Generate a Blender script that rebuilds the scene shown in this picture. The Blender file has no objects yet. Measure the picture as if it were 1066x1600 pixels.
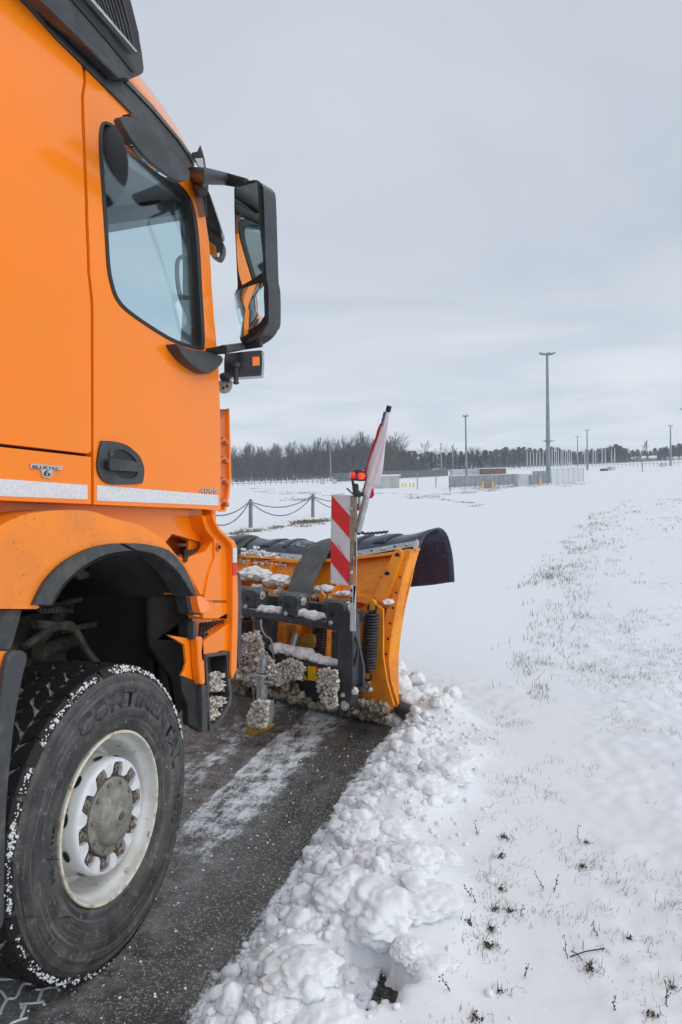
import bpy, bmesh, math, random
from mathutils import Vector, Matrix, noise
from mathutils.geometry import tessellate_polygon
R = math.radians
rnd = random.Random(7)
scene = bpy.context.scene
COL = scene.collection

# ------------------------------------------------------------------ camera
FPX, CAMH, PITCH, ROLL = 1200.0, 1.75, math.atan(63 / 1200), R(1.4)
cd = bpy.data.cameras.new("camera")
cam = bpy.data.objects.new("camera", cd)
COL.objects.link(cam)
cd.sensor_fit = 'VERTICAL'
cd.sensor_height = 36.0
cd.lens = FPX / 1600 * 36.0
cd.clip_start, cd.clip_end = 0.05, 6000
F_ = Vector((0, math.cos(PITCH), -math.sin(PITCH)))
R0 = Vector((1, 0, 0)); U0 = Vector((0, math.sin(PITCH), math.cos(PITCH)))
R_ = R0 * math.cos(ROLL) - U0 * math.sin(ROLL)
U_ = R0 * math.sin(ROLL) + U0 * math.cos(ROLL)
CAM = Vector((0, 0, CAMH))
cam.matrix_world = Matrix(((R_.x, U_.x, -F_.x, 0), (R_.y, U_.y, -F_.y, 0), (R_.z, U_.z, -F_.z, CAMH), (0, 0, 0, 1)))
scene.camera = cam

# ------------------------------------------------------------------ world and sun
SUN_EL, SUN_AZ = R(32), R(118)      # azimuth clockwise from +Y
w = bpy.data.worlds.new("World"); scene.world = w; w.use_nodes = True
nt = w.node_tree; nt.nodes.clear()
def N(tree, typ, **kw):
    n = tree.nodes.new(typ)
    for k, v in kw.items():
        if k in n.inputs: n.inputs[k].default_value = v
        else: setattr(n, k, v)
    return n
out = N(nt, 'ShaderNodeOutputWorld'); bg = N(nt, 'ShaderNodeBackground'); bg.inputs['Strength'].default_value = 0.1
sky = N(nt, 'ShaderNodeTexSky', sky_type='NISHITA', sun_disc=False)
sky.sun_elevation = SUN_EL; sky.sun_rotation = SUN_AZ
tc = N(nt, 'ShaderNodeTexCoord')
sep = N(nt, 'ShaderNodeSeparateXYZ'); nt.links.new(tc.outputs['Generated'], sep.inputs[0])
ab = N(nt, 'ShaderNodeMath', operation='ABSOLUTE'); nt.links.new(sep.outputs['Z'], ab.inputs[0])
ad = N(nt, 'ShaderNodeMath', operation='ADD'); ad.inputs[1].default_value = 0.10; nt.links.new(ab.outputs[0], ad.inputs[0])
dx = N(nt, 'ShaderNodeMath', operation='DIVIDE'); nt.links.new(sep.outputs['X'], dx.inputs[0]); nt.links.new(ad.outputs[0], dx.inputs[1])
dy = N(nt, 'ShaderNodeMath', operation='DIVIDE'); nt.links.new(sep.outputs['Y'], dy.inputs[0]); nt.links.new(ad.outputs[0], dy.inputs[1])
cb = N(nt, 'ShaderNodeCombineXYZ'); nt.links.new(dx.outputs[0], cb.inputs[0]); nt.links.new(dy.outputs[0], cb.inputs[1])
nz = N(nt, 'ShaderNodeTexNoise', Scale=0.75, Detail=5.0, Roughness=0.5, Distortion=0.6); nt.links.new(cb.outputs[0], nz.inputs['Vector'])
cr = N(nt, 'ShaderNodeValToRGB'); nt.links.new(nz.outputs['Fac'], cr.inputs['Fac'])
cr.color_ramp.elements[0].position = 0.30; cr.color_ramp.elements[0].color = (4.75, 5.4, 6.25, 1)
cr.color_ramp.elements[1].position = 0.70; cr.color_ramp.elements[1].color = (6.6, 6.9, 7.4, 1)
mx = N(nt, 'ShaderNodeMix', data_type='RGBA'); mx.inputs['Factor'].default_value = 0.93
hz = N(nt, 'ShaderNodeMapRange', interpolation_type='SMOOTHSTEP'); hz.inputs['From Min'].default_value = 0.0; hz.inputs['From Max'].default_value = .32; hz.inputs['To Min'].default_value = 1.15; hz.inputs['To Max'].default_value = 1.0; nt.links.new(ab.outputs[0], hz.inputs['Value'])
hm = N(nt, 'ShaderNodeVectorMath', operation='SCALE'); nt.links.new(cr.outputs['Color'], hm.inputs[0]); nt.links.new(hz.outputs['Result'], hm.inputs['Scale'])
nt.links.new(sky.outputs['Color'], mx.inputs['A']); nt.links.new(hm.outputs[0], mx.inputs['B'])
nt.links.new(mx.outputs['Result'], bg.inputs['Color']); nt.links.new(bg.outputs[0], out.inputs[0])
sd = bpy.data.lights.new("sun", 'SUN'); sd.energy = 1.5; sd.angle = R(85); sd.color = (1, .965, .92)
so = bpy.data.objects.new("sun", sd); COL.objects.link(so)
sdir = Vector((math.sin(SUN_AZ) * math.cos(SUN_EL), math.cos(SUN_AZ) * math.cos(SUN_EL), math.sin(SUN_EL)))
so.rotation_euler = sdir.to_track_quat('Z', 'Y').to_euler(); so.location = sdir * 30 + Vector((0, 0, 5))
scene.view_settings.view_transform = 'Standard'; scene.view_settings.look = 'None'
scene.view_settings.gamma = 1; scene.view_settings.use_curve_mapping = False
scene.view_settings.exposure = 0.11
scene.cycles.volume_bounces = 1; scene.cycles.transparent_max_bounces = 24

# ------------------------------------------------------------------ pixel helpers (photo pixels 1066x1600)
def ray(px, py): return F_ + R_ * ((px - 533) / FPX) - U_ * ((py - 800) / FPX)
def hit(px, py, P0, n):
    r = ray(px, py); t = (P0 - CAM).dot(n) / r.dot(n); return CAM + r * t
def gnd(px, py, z=0.0): return hit(px, py, Vector((0, 0, z)), Vector((0, 0, 1)))
Z1 = Vector((0, 0, 1))

class Plane:
    """upright plane: a runs along it, b is height, c goes away from the viewer"""
    def __init__(s, O, a, prof=None):
        s.O = Vector((O.x, O.y, 0)); s.a = Vector((a.x, a.y, 0)).normalized()
        s.c = Vector((-s.a.y, s.a.x, 0)); s.prof = prof or (lambda b: 0.0)
    def ab(s, px, py, off=0.0):
        c = off
        for _ in range(10):
            P = hit(px, py, s.O + s.c * c, s.c); b = P.z; c = off + s.prof(b)
        return (P - s.O).dot(s.a), b
    def W(s, a, b, c=0.0): return s.O + s.a * a + Z1 * b + s.c * c
    def P(s, px, py, off=0.0):
        a, b = s.ab(px, py, off); return s.W(a, b, off + s.prof(b))

# ------------------------------------------------------------------ scene graph helpers
def tag(o, label=None, cat=None, group=None, kind=None):
    if label: o['label'] = label
    if cat: o['category'] = cat
    if group: o['group'] = group
    if kind: o['kind'] = kind
    return o
def thing(name, loc, label, cat, group=None):
    o = bpy.data.objects.new(name, None); COL.objects.link(o); o.location = loc; o.empty_display_size = .2
    o['_w'] = [loc[0], loc[1], loc[2]]
    return tag(o, label, cat, group)
def wloc(o): return Vector(o['_w']) if o is not None and '_w' in o else Vector((0, 0, 0))
def link(name, bm, m, parent=None, origin=None, smooth=True, angle=35, bevel=0, seg=2, recalc=True):
    """bm vertices are in world coordinates"""
    if recalc: bmesh.ops.recalc_face_normals(bm, faces=bm.faces)
    me = bpy.data.meshes.new(name)
    o = bpy.data.objects.new(name, me); COL.objects.link(o)
    base = wloc(parent)
    if parent is not None: o.parent = parent
    org = origin if origin is not None else Vector((0, 0, 0)) if parent is None else base
    bmesh.ops.translate(bm, verts=bm.verts, vec=-org)
    if parent is None: o.location = org
    bm.to_mesh(me); bm.free()
    o['_w'] = [org[0], org[1], org[2]]
    for mm in (m if isinstance(m, (list, tuple)) else [m]): me.materials.append(mm)
    if smooth:
        for p in me.polygons: p.use_smooth = True
        if not bevel: me.set_sharp_from_angle(angle=R(angle))
    if bevel:
        b = o.modifiers.new('bevel', 'BEVEL'); b.width = bevel; b.segments = seg; b.limit_method = 'ANGLE'; b.angle_limit = R(40); b.harden_normals = True
    return o
def catmull(pts, n=4, closed=True):
    o = []; L = len(pts)
    for i in range(L if closed else L - 1):
        p = [Vector(pts[(i + k) % L] if closed else pts[min(max(i + k, 0), L - 1)]) for k in (-1, 0, 1, 2)]
        for j in range(n):
            t = j / n
            v = .5 * ((2 * p[1]) + (p[2] - p[0]) * t + (2 * p[0] - 5 * p[1] + 4 * p[2] - p[3]) * t * t + (3 * p[1] - p[0] - 3 * p[2] + p[3]) * t ** 3)
            o.append(tuple(v))
    if not closed: o.append(tuple(pts[-1]))
    return o
def prism(bm, pl, pts, off=0.0, th=0.02, holes=(), grid=0, local=False):
    """polygon in photo pixels laid on plane pl at depth off, thickness th going away from the viewer"""
    loops = []
    for lp in [pts] + list(holes):
        loops.append([Vector((p[0], p[1], 0)) if local else Vector((*pl.ab(p[0], p[1], off), 0)) for p in lp])
    flat = [v for l in loops for v in l]
    tb = bmesh.new(); vs = [tb.verts.new(v) for v in flat]
    for t in tessellate_polygon(loops):
        try: tb.faces.new([vs[i] for i in t])
        except ValueError: pass
    bmesh.ops.dissolve_limit(tb, angle_limit=R(1), verts=tb.verts, edges=tb.edges)
    if grid:
        for ax in (0, 1):
            if ax == 0 and grid < 0: continue
            lo = min(v[ax] for v in flat); hi = max(v[ax] for v in flat); g = abs(grid); k = math.ceil(lo / g) * g
            while k < hi:
                no = Vector((1, 0, 0)) if ax == 0 else Vector((0, 1, 0))
                bmesh.ops.bisect_plane(tb, geom=tb.verts[:] + tb.edges[:] + tb.faces[:], plane_co=no * k, plane_no=no, dist=1e-5)
                k += g
    fr = {}; bk = {}
    for v in tb.verts:
        c = off + pl.prof(v.co.y)
        fr[v] = bm.verts.new(pl.W(v.co.x, v.co.y, c)); bk[v] = bm.verts.new(pl.W(v.co.x, v.co.y, c + th))
    for f in tb.faces:
        bm.faces.new([fr[v] for v in f.verts]); bm.faces.new([bk[v] for v in reversed(f.verts)])
    for e in tb.edges:
        if len(e.link_faces) == 1:
            a, b = e.verts; bm.faces.new((fr[a], fr[b], bk[b], bk[a]))
    tb.free()
def panel(name, pl, pts, off, th, m, parent=None, bevel=0.004, **kw):
    bm = bmesh.new(); g = kw.pop('grid', 0); h = kw.pop('holes', ()); loc = kw.pop('local', False)
    prism(bm, pl, pts, off, th, h, g, loc)
    return link(name, bm, m, parent, bevel=bevel, **kw)
def tube(bm, pts, r, n=8, caps=True, closed=False):
    pts = [Vector(p) for p in pts]; L = len(pts); rs = r if isinstance(r, (list, tuple)) else [r] * L
    rings = []; prev = None
    for i, p in enumerate(pts):
        t = (pts[(i + 1) % L] - pts[i - 1]) if closed else (pts[min(i + 1, L - 1)] - pts[max(i - 1, 0)])
        t.normalize()
        if prev is None:
            prev = t.orthogonal().normalized()
        x = (prev - t * prev.dot(t))
        x = x.normalized() if x.length > 1e-6 else t.orthogonal().normalized()
        prev = x; y = t.cross(x)
        rings.append([bm.verts.new(p + (x * math.cos(2 * math.pi * k / n) + y * math.sin(2 * math.pi * k / n)) * rs[i]) for k in range(n)])
    for i in range(L if closed else L - 1):
        A, B = rings[i], rings[(i + 1) % L]
        for k in range(n): bm.faces.new((A[k], A[(k + 1) % n], B[(k + 1) % n], B[k]))
    if caps and not closed and n > 2:
        bm.faces.new(list(reversed(rings[0]))); bm.faces.new(rings[-1])
def box(bm, c, ax, ay, az, sx, sy, sz):
    c = Vector(c); vs = []
    for i in (-1, 1):
        for j in (-1, 1):
            for k in (-1, 1): vs.append(bm.verts.new(c + ax * (i * sx / 2) + ay * (j * sy / 2) + az * (k * sz / 2)))
    for f in ((0, 1, 3, 2), (4, 6, 7, 5), (0, 4, 5, 1), (2, 3, 7, 6), (0, 2, 6, 4), (1, 5, 7, 3)): bm.faces.new([vs[i] for i in f])
def lathe(bm, M, prof, n=96, closed=False):
    """prof (r, y), axis local Y of M"""
    rings = []
    for r, y in prof:
        if r < 1e-5: rings.append([bm.verts.new(M @ Vector((0, y, 0)))])
        else: rings.append([bm.verts.new(M @ Vector((r * math.cos(2 * math.pi * k / n), y, r * math.sin(2 * math.pi * k / n)))) for k in range(n)])
    for i in range(len(rings) - 1 + (1 if closed else 0)):
        A, B = rings[i], rings[(i + 1) % len(rings)]
        for k in range(n):
            k2 = (k + 1) % n
            if len(A) == 1 and len(B) == 1: continue
            if len(A) == 1: bm.faces.new((A[0], B[k2], B[k]))
            elif len(B) == 1: bm.faces.new((A[k], A[k2], B[0]))
            else: bm.faces.new((A[k], A[k2], B[k2], B[k]))
ICO = {}
def ico(sub):
    if sub not in ICO:
        t = bmesh.new(); bmesh.ops.create_icosphere(t, subdivisions=sub, radius=1)
        t.verts.ensure_lookup_table()
        ICO[sub] = ([v.co.copy() for v in t.verts], [[v.index for v in f.verts] for f in t.faces]); t.free()
    return ICO[sub]
def lump(bm, P, r, sub=2, sq=(1, 1, 1), rough=.35, seed=0, rotz=None):
    vs, fs = ico(sub); q = Matrix.Rotation(rnd.uniform(0, 6.3) if rotz is None else rotz, 3, 'Z'); s = Vector((rnd.uniform(-50, 50), rnd.uniform(-50, 50), rnd.uniform(-50, 50)))
    nv = []
    for v in vs:
        d = 1 + rough * noise.noise(v * 1.3 + s) + rough * .6 * noise.noise(v * 3.1 + s) + (rough * .35 * noise.noise(v * 7 + s) if sub > 2 else 0)
        c = v * d; c = Vector((c.x * sq[0], c.y * sq[1], c.z * sq[2])); nv.append(bm.verts.new(Vector(P) + (q @ c) * r))
    for f in fs: bm.faces.new([nv[i] for i in f])
def text_mesh(s, size, extrude=0.0, bold=0.0):
    c = bpy.data.curves.new('t', 'FONT'); c.body = s; c.size = size; c.extrude = extrude; c.resolution_u = 3; c.offset = bold; c.align_x = 'CENTER'; c.align_y = 'CENTER'
    o = bpy.data.objects.new('t', c); COL.objects.link(o); bpy.context.view_layer.update()
    me = bpy.data.meshes.new_from_object(o.evaluated_get(bpy.context.evaluated_depsgraph_get()))
    bpy.data.objects.remove(o); bpy.data.curves.remove(c)
    b = bmesh.new(); b.from_mesh(me); bpy.data.meshes.remove(me); return b

# ------------------------------------------------------------------ materials
def mat(name, col, rough=.5, metal=0.0, col2=None, nscale=6.0, lo=.42, hi=.62, bump=0.0, bscale=40.0, coat=0.0, spots=None, sscale=60, slo=.66, shi=.72, emit=None, det=4.0, trans=0, ior=1.45, alpha=1.0, rough2=None):
    m = bpy.data.materials.new(name); m.use_nodes = True; t = m.node_tree; p = t.nodes['Principled BSDF']
    p.inputs['Roughness'].default_value = rough; p.inputs['Metallic'].default_value = metal
    p.inputs['Base Color'].default_value = (*col, 1); p.inputs['IOR'].default_value = ior
    if coat: p.inputs['Coat Weight'].default_value = coat; p.inputs['Coat Roughness'].default_value = .08
    if trans: p.inputs['Transmission Weight'].default_value = trans
    if alpha < 1: p.inputs['Alpha'].default_value = alpha
    if emit: p.inputs['Emission Color'].default_value = (*emit[0], 1); p.inputs['Emission Strength'].default_value = emit[1]
    co = N(t, 'ShaderNodeTexCoord'); src = co.outputs['Object']
    def noi(scale, d=det):
        n = N(t, 'ShaderNodeTexNoise', Scale=scale, Detail=d, Roughness=.6); t.links.new(src, n.inputs['Vector']); return n
    def ramp(n, a, b):
        r = N(t, 'ShaderNodeMapRange'); r.inputs['From Min'].default_value = a; r.inputs['From Max'].default_value = b; t.links.new(n.outputs['Fac'], r.inputs['Value']); return r.outputs['Result']
    last = None
    if col2:
        k = N(t, 'ShaderNodeMix', data_type='RGBA'); f = ramp(noi(nscale), lo, hi); t.links.new(f, k.inputs['Factor'])
        k.inputs['A'].default_value = (*col, 1); k.inputs['B'].default_value = (*col2, 1); last = k.outputs['Result']
        if rough2 is not None:
            rr = N(t, 'ShaderNodeMapRange'); rr.inputs['To Min'].default_value = rough; rr.inputs['To Max'].default_value = rough2; t.links.new(f, rr.inputs['Value']); t.links.new(rr.outputs['Result'], p.inputs['Roughness'])
    if spots:
        k = N(t, 'ShaderNodeMix', data_type='RGBA'); t.links.new(ramp(noi(sscale, 3), slo, shi), k.inputs['Factor'])
        if last: t.links.new(last, k.inputs['A'])
        else: k.inputs['A'].default_value = (*col, 1)
        k.inputs['B'].default_value = (*spots, 1); last = k.outputs['Result']
    if last: t.links.new(last, p.inputs['Base Color'])
    if bump:
        b = N(t, 'ShaderNodeBump', Strength=bump, Distance=.01); t.links.new(noi(bscale).outputs['Fac'], b.inputs['Height']); t.links.new(b.outputs[0], p.inputs['Normal'])
    return m
M = {}
M['orange'] = mat('orange_paint', (.95, .225, .004), .24, coat=.5, col2=(.90, .225, .006), nscale=3, spots=(.45, .16, .03), sscale=140, slo=.70, shi=.76)
for _k in ('Coat Weight',): M['orange'].node_tree.nodes['Principled BSDF'].inputs[_k].default_value = .32
M['orange'].node_tree.nodes['Principled BSDF'].inputs['Specular IOR Level'].default_value = .3
M['orange_dirty'] = mat('mudguard_orange', (.95, .25, .006), .42, coat=.25, col2=(.80, .22, .015), nscale=4, spots=(.30, .12, .03), sscale=55, slo=.64, shi=.72, bump=.08, bscale=300)
M['plough'] = mat('plough_yellow_orange', (.86, .30, .012), .42, col2=(.74, .22, .012), nscale=5, spots=(.33, .12, .03), sscale=38, slo=.62, shi=.70, bump=.08, bscale=120)
M['slat'] = mat('slat_orange', (.62, .14, .03), .35, coat=.4)
M['black'] = mat('black_plastic', (.028, .030, .034), .45, col2=(.05, .052, .056), nscale=9, bump=.15, bscale=500)
M['gloss'] = mat('black_gloss', (.02, .022, .026), .22, coat=.3, col2=(.035, .037, .04), nscale=12)
M['seal'] = mat('rubber_seal', (.012, .012, .013), .5)
M['dark'] = mat('arch_black', (.010, .010, .010), .85, col2=(.022, .020, .018), nscale=5, bump=.3, bscale=60)
M['grime'] = mat('chassis_grime', (.055, .050, .044), .7, col2=(.13, .115, .095), nscale=14, bump=.4, bscale=60)
M['trim'] = mat('arch_trim', (.045, .048, .052), .55, col2=(.11, .105, .095), nscale=16, lo=.5, hi=.75, bump=.3, bscale=90)
M['frame'] = mat('frame_black_paint', (.034, .040, .048), .35, col2=(.055, .062, .072), nscale=12, spots=(.42, .43, .45), sscale=75, slo=.69, shi=.72, bump=.1, bscale=200)
M['galv'] = mat('galvanised_steel', (.42, .44, .45), .42, .75, col2=(.55, .56, .57), nscale=40, bump=.1, bscale=200)
M['bolt'] = mat('zinc_bolt', (.62, .62, .60), .4, .45, col2=(.32, .29, .25), nscale=60)
M['tape'] = mat('reflective_tape', (.58, .60, .62), .35, col2=(.70, .72, .74), nscale=90, lo=.4, hi=.6)
M['chrome'] = mat('chrome_badge', (.62, .62, .62), .18, .9)
M['navy'] = mat('badge_lettering', (.01, .012, .03), .4)
M['rubber'] = mat('tyre_rubber', (.028, .029, .031), .50, col2=(.090, .089, .087), nscale=9, lo=.38, hi=.70, bump=.45, bscale=60, spots=(.22, .215, .20), sscale=38, slo=.60, shi=.78, det=8)
_t = M['rubber'].node_tree; _p = _t.nodes['Principled BSDF']; _co = N(_t, 'ShaderNodeTexCoord'); _ln = N(_t, 'ShaderNodeVectorMath', operation='LENGTH'); _t.links.new(_co.outputs['Object'], _ln.inputs[0])
_sx = N(_t, 'ShaderNodeSeparateXYZ'); _t.links.new(_co.outputs['Object'], _sx.inputs[0]); _cb = N(_t, 'ShaderNodeCombineXYZ'); _m = N(_t, 'ShaderNodeMath', operation='MULTIPLY'); _m.inputs[1].default_value = 95; _t.links.new(_ln.outputs['Value'], _m.inputs[0]); _t.links.new(_m.outputs[0], _cb.inputs[0])
for _k, _o in (('Y', 'X'), ('Z', 'Z')):
    _q = N(_t, 'ShaderNodeMath', operation='MULTIPLY'); _q.inputs[1].default_value = 4; _t.links.new(_sx.outputs[_o], _q.inputs[0]); _t.links.new(_q.outputs[0], _cb.inputs[_k])
_nz = N(_t, 'ShaderNodeTexNoise', Scale=1.0, Detail=5, Roughness=.7); _t.links.new(_cb.outputs[0], _nz.inputs['Vector']); _mr = N(_t, 'ShaderNodeMapRange'); _mr.inputs['From Min'].default_value = .52; _mr.inputs['From Max'].default_value = .78; _mr.inputs['To Max'].default_value = .8; _t.links.new(_nz.outputs['Fac'], _mr.inputs['Value'])
_mx = N(_t, 'ShaderNodeMix', data_type='RGBA'); _t.links.new(_mr.outputs['Result'], _mx.inputs['Factor']); _t.links.new(_p.inputs['Base Color'].links[0].from_socket, _mx.inputs['A']); _mx.inputs['B'].default_value = (.24, .235, .22, 1); _t.links.new(_mx.outputs['Result'], _p.inputs['Base Color'])
M['letter'] = mat('tyre_lettering', (.022, .022, .024), .5, col2=(.075, .075, .075), nscale=30, bump=.2)
M['tread'] = mat('tread_rubber', (.007, .007, .007), .7, bump=.2, bscale=60)
M['slush'] = mat('grooves_with_slush', (.50, .51, .53), .8, col2=(.03, .03, .03), nscale=17, lo=.42, hi=.60, bump=.5)
M['rim'] = mat('rim_paint', (.62, .63, .62), .35, col2=(.50, .50, .46), nscale=10, spots=(.24, .12, .035), sscale=22, slo=.64, shi=.72, coat=.2, bump=.05)
M['rimedge'] = mat('rim_edge', (.66, .63, .54), .45, col2=(.40, .28, .12), nscale=30, lo=.50, hi=.66, bump=.2)
M['white'] = mat('wheel_white', (.68, .70, .73), .33, coat=.3, spots=(.40, .26, .10), sscale=40, slo=.72, shi=.76)
M['hub'] = mat('hub_metal', (.22, .215, .19), .6, .3, col2=(.32, .31, .27), nscale=26, bump=.5, bscale=140)
M['nut'] = mat('wheel_nut', (.20, .17, .14), .6, .5, col2=(.33, .29, .25), nscale=70, bump=.3)
M['mirror'] = mat('mirror_glass', (.80, .92, .92), .02, 1.0)
M['amber'] = mat('amber_lens', (.95, .22, .02), .12, coat=.8, emit=((1, .2, .02), .12))
M['redlens'] = mat('red_lens', (.75, .01, .01), .1, coat=.9, emit=((1, .03, .01), .25))
M['redled'] = mat('lit_led', (.9, .05, .02), .2, emit=((1, .12, .04), 1.3))
M['signred'] = mat('sign_red', (.60, .018, .020), .4, col2=(.50, .02, .02), nscale=20)
M['signwhite'] = mat('sign_white', (.55, .56, .58), .4, col2=(.48, .49, .51), nscale=30)
M['tan'] = mat('sign_side_channel', (.20, .15, .11), .5, col2=(.28, .24, .20), nscale=20)
M['belt'] = mat('rubber_belt', (.045, .047, .045), .5, col2=(.085, .085, .078), nscale=7, bump=.15, bscale=60)
M['flap'] = mat('rubber_flap', (.028, .038, .064), .30, col2=(.050, .064, .098), nscale=8, bump=.1, bscale=60)
M['flapin'] = mat('flap_inside', (.024, .026, .056), .35, col2=(.040, .034, .072), nscale=9, spots=(.28, .27, .30), sscale=50, slo=.68, shi=.71)
M['spring'] = mat('spring_steel', (.020, .018, .020), .4, .3, col2=(.06, .045, .045), nscale=30)
M['flagw'] = mat('flag_white', (.66, .60, .66), .8, col2=(.72, .48, .52), nscale=9, lo=.50, hi=.8, bump=.3, bscale=40)
M['flagr'] = mat('flag_red', (.55, .015, .025), .8, bump=.3)
M['yellow'] = mat('warning_yellow', (.85, .50, .01), .45, spots=(.1, .08, .03), sscale=60, slo=.62, shi=.66)
M['ochre'] = mat('ochre_block', (.30, .16, .015), .5, col2=(.42, .26, .04), nscale=40, bump=.3)
M['reflred'] = mat('red_reflector', (.65, .02, .015), .3)
M['cloth'] = mat('seat_cloth', (.035, .038, .042), .9)
M['liner'] = mat('cab_headliner', (.30, .32, .33), .8)
M['greyin'] = mat('cab_interior_grey', (.16, .175, .185), .6)
M['dash'] = mat('dashboard', (.05, .055, .06), .6)
M['whitepaint'] = mat('white_panel', (.52, .54, .56), .6, col2=(.42, .44, .46), nscale=1.5)
M['mast'] = mat('mast_steel', (.20, .24, .28), .5, .3, col2=(.27, .30, .33), nscale=1)
M['pole'] = mat('white_pole', (.52, .54, .55), .5)
M['barn'] = mat('brown_boards', (.20, .11, .09), .8, col2=(.14, .08, .07), nscale=2)
M['post'] = mat('weathered_post', (.13, .15, .16), .8, col2=(.22, .23, .24), nscale=9)
M['bark'] = mat('bark', (.055, .052, .050), .95, col2=(.10, .098, .095), nscale=.8)
M['twig'] = mat('winter_twigs', (.050, .049, .050), .95, col2=(.095, .098, .104), nscale=.35)
M['twigwarm'] = mat('brown_twigs', (.075, .062, .050), .95, col2=(.11, .10, .09), nscale=.5)
M['pine'] = mat('pine_needles', (.022, .034, .034), .9, col2=(.045, .058, .060), nscale=.5)
M['pinesnow'] = mat('frosted_pine', (.040, .055, .058), .9, col2=(.16, .18, .20), nscale=1.2, lo=.5, hi=.75)
M['grass'] = mat('winter_grass', (.10, .12, .04), .8, col2=(.20, .17, .09), nscale=3)
M['drygrass'] = mat('dry_grass', (.20, .16, .10), .85, col2=(.10, .08, .06), nscale=5)
M['weed'] = mat('dark_weed', (.035, .028, .024), .9, col2=(.09, .06, .04), nscale=30)
def snow_mat(name, col=(.79, .815, .845), bump=.5, dirt=None):
    m = bpy.data.materials.new(name); m.use_nodes = True; t = m.node_tree; p = t.nodes['Principled BSDF']
    p.inputs['Base Color'].default_value = (*col, 1); p.inputs['Roughness'].default_value = .55; p.inputs['Specular IOR Level'].default_value = .3
    p.inputs['Subsurface Weight'].default_value = .25; p.inputs['Subsurface Radius'].default_value = (.7, .8, 1.0); p.inputs['Subsurface Scale'].default_value = .02
    co = N(t, 'ShaderNodeTexCoord')
    a = N(t, 'ShaderNodeTexNoise', Scale=14, Detail=8, Roughness=.65); t.links.new(co.outputs['Object'], a.inputs['Vector'])
    b = N(t, 'ShaderNodeTexNoise', Scale=140, Detail=3, Roughness=.7); t.links.new(co.outputs['Object'], b.inputs['Vector'])
    s = N(t, 'ShaderNodeMath', operation='MULTIPLY_ADD'); s.inputs[1].default_value = .25; t.links.new(b.outputs['Fac'], s.inputs[0]); t.links.new(a.outputs['Fac'], s.inputs[2])
    bp = N(t, 'ShaderNodeBump', Strength=bump, Distance=.012); t.links.new(s.outputs[0], bp.inputs['Height']); t.links.new(bp.outputs[0], p.inputs['Normal'])
    if dirt:
        k = N(t, 'ShaderNodeMix', data_type='RGBA'); r = N(t, 'ShaderNodeMapRange'); r.inputs['From Min'].default_value = .42; r.inputs['From Max'].default_value = .62
        d = N(t, 'ShaderNodeTexNoise', Scale=24, Detail=5, Roughness=.7); t.links.new(co.outputs['Object'], d.inputs['Vector']); t.links.new(d.outputs['Fac'], r.inputs['Value'])
        t.links.new(r.outputs[0], k.inputs['Factor']); k.inputs['A'].default_value = (*col, 1); k.inputs['B'].default_value = (*dirt, 1); t.links.new(k.outputs['Result'], p.inputs['Base Color'])
    return m
M['snow'] = snow_mat('snow', bump=.35)
M['packed'] = snow_mat('packed_snow', (.80, .825, .855), .6)
M['dirtysnow'] = snow_mat('dirty_snow', (.80, .77, .72), .9, dirt=(.46, .39, .31))
M['mudsnow'] = snow_mat('brown_slush', (.42, .35, .27), .9, dirt=(.14, .11, .08))
def glass_mat():
    m = bpy.data.materials.new('window_glass'); m.use_nodes = True; t = m.node_tree; t.nodes.clear()
    o = N(t, 'ShaderNodeOutputMaterial'); a = N(t, 'ShaderNodeBsdfTransparent'); a.inputs[0].default_value = (.90, .96, .975, 1)
    g = N(t, 'ShaderNodeBsdfGlossy', Roughness=.03); g.inputs['Color'].default_value = (.9, .97, 1, 1); f0 = N(t, 'ShaderNodeLayerWeight'); f = N(t, 'ShaderNodeMath', operation='POWER'); t.links.new(f0.outputs['Facing'], f.inputs[0]); f.inputs[1].default_value = 4.0
    mm = N(t, 'ShaderNodeMath', operation='MULTIPLY_ADD'); mm.inputs[1].default_value = .6; mm.inputs[2].default_value = .05; t.links.new(f.outputs[0], mm.inputs[0])
    k = N(t, 'ShaderNodeMixShader'); t.links.new(mm.outputs[0], k.inputs[0]); t.links.new(a.outputs[0], k.inputs[1]); t.links.new(g.outputs[0], k.inputs[2]); t.links.new(k.outputs[0], o.inputs[0])
    return m
M['glass'] = glass_mat()

# ------------------------------------------------------------------ key planes
TH = R(18)
def tprof(b): return 0.0 if b < 2.3 else .11 * ((b - 2.3) / .8) ** 1.6
T = Plane(Vector((-.855, 2.72, 0)), Vector((math.sin(TH), math.cos(TH), 0)), tprof)
T0 = Plane(T.O, T.a)                      # the same plane without the lean of the upper cab
pA, pB = gnd(490, 1106), gnd(610, 1132)
def pprof(b): return .42 * max(0, b - .35) ** 1.7 + .25 * max(0, .35 - b) ** 2
PL = Plane(pA, pB - pA, pprof)            # plough board
PL0 = Plane(pA, pB - pA)
E0, E1 = gnd(310, 1600), gnd(600, 1165)   # road edge
ED = (E1 - E0).normalized(); EN = Vector((ED.y, -ED.x, 0))
def qof(x, y): return (x - E0.x) * EN.x + (y - E0.y) * EN.y
def plc(x, y): return (Vector((x, y, 0)) - PL.O).dot(PL.c)

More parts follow.
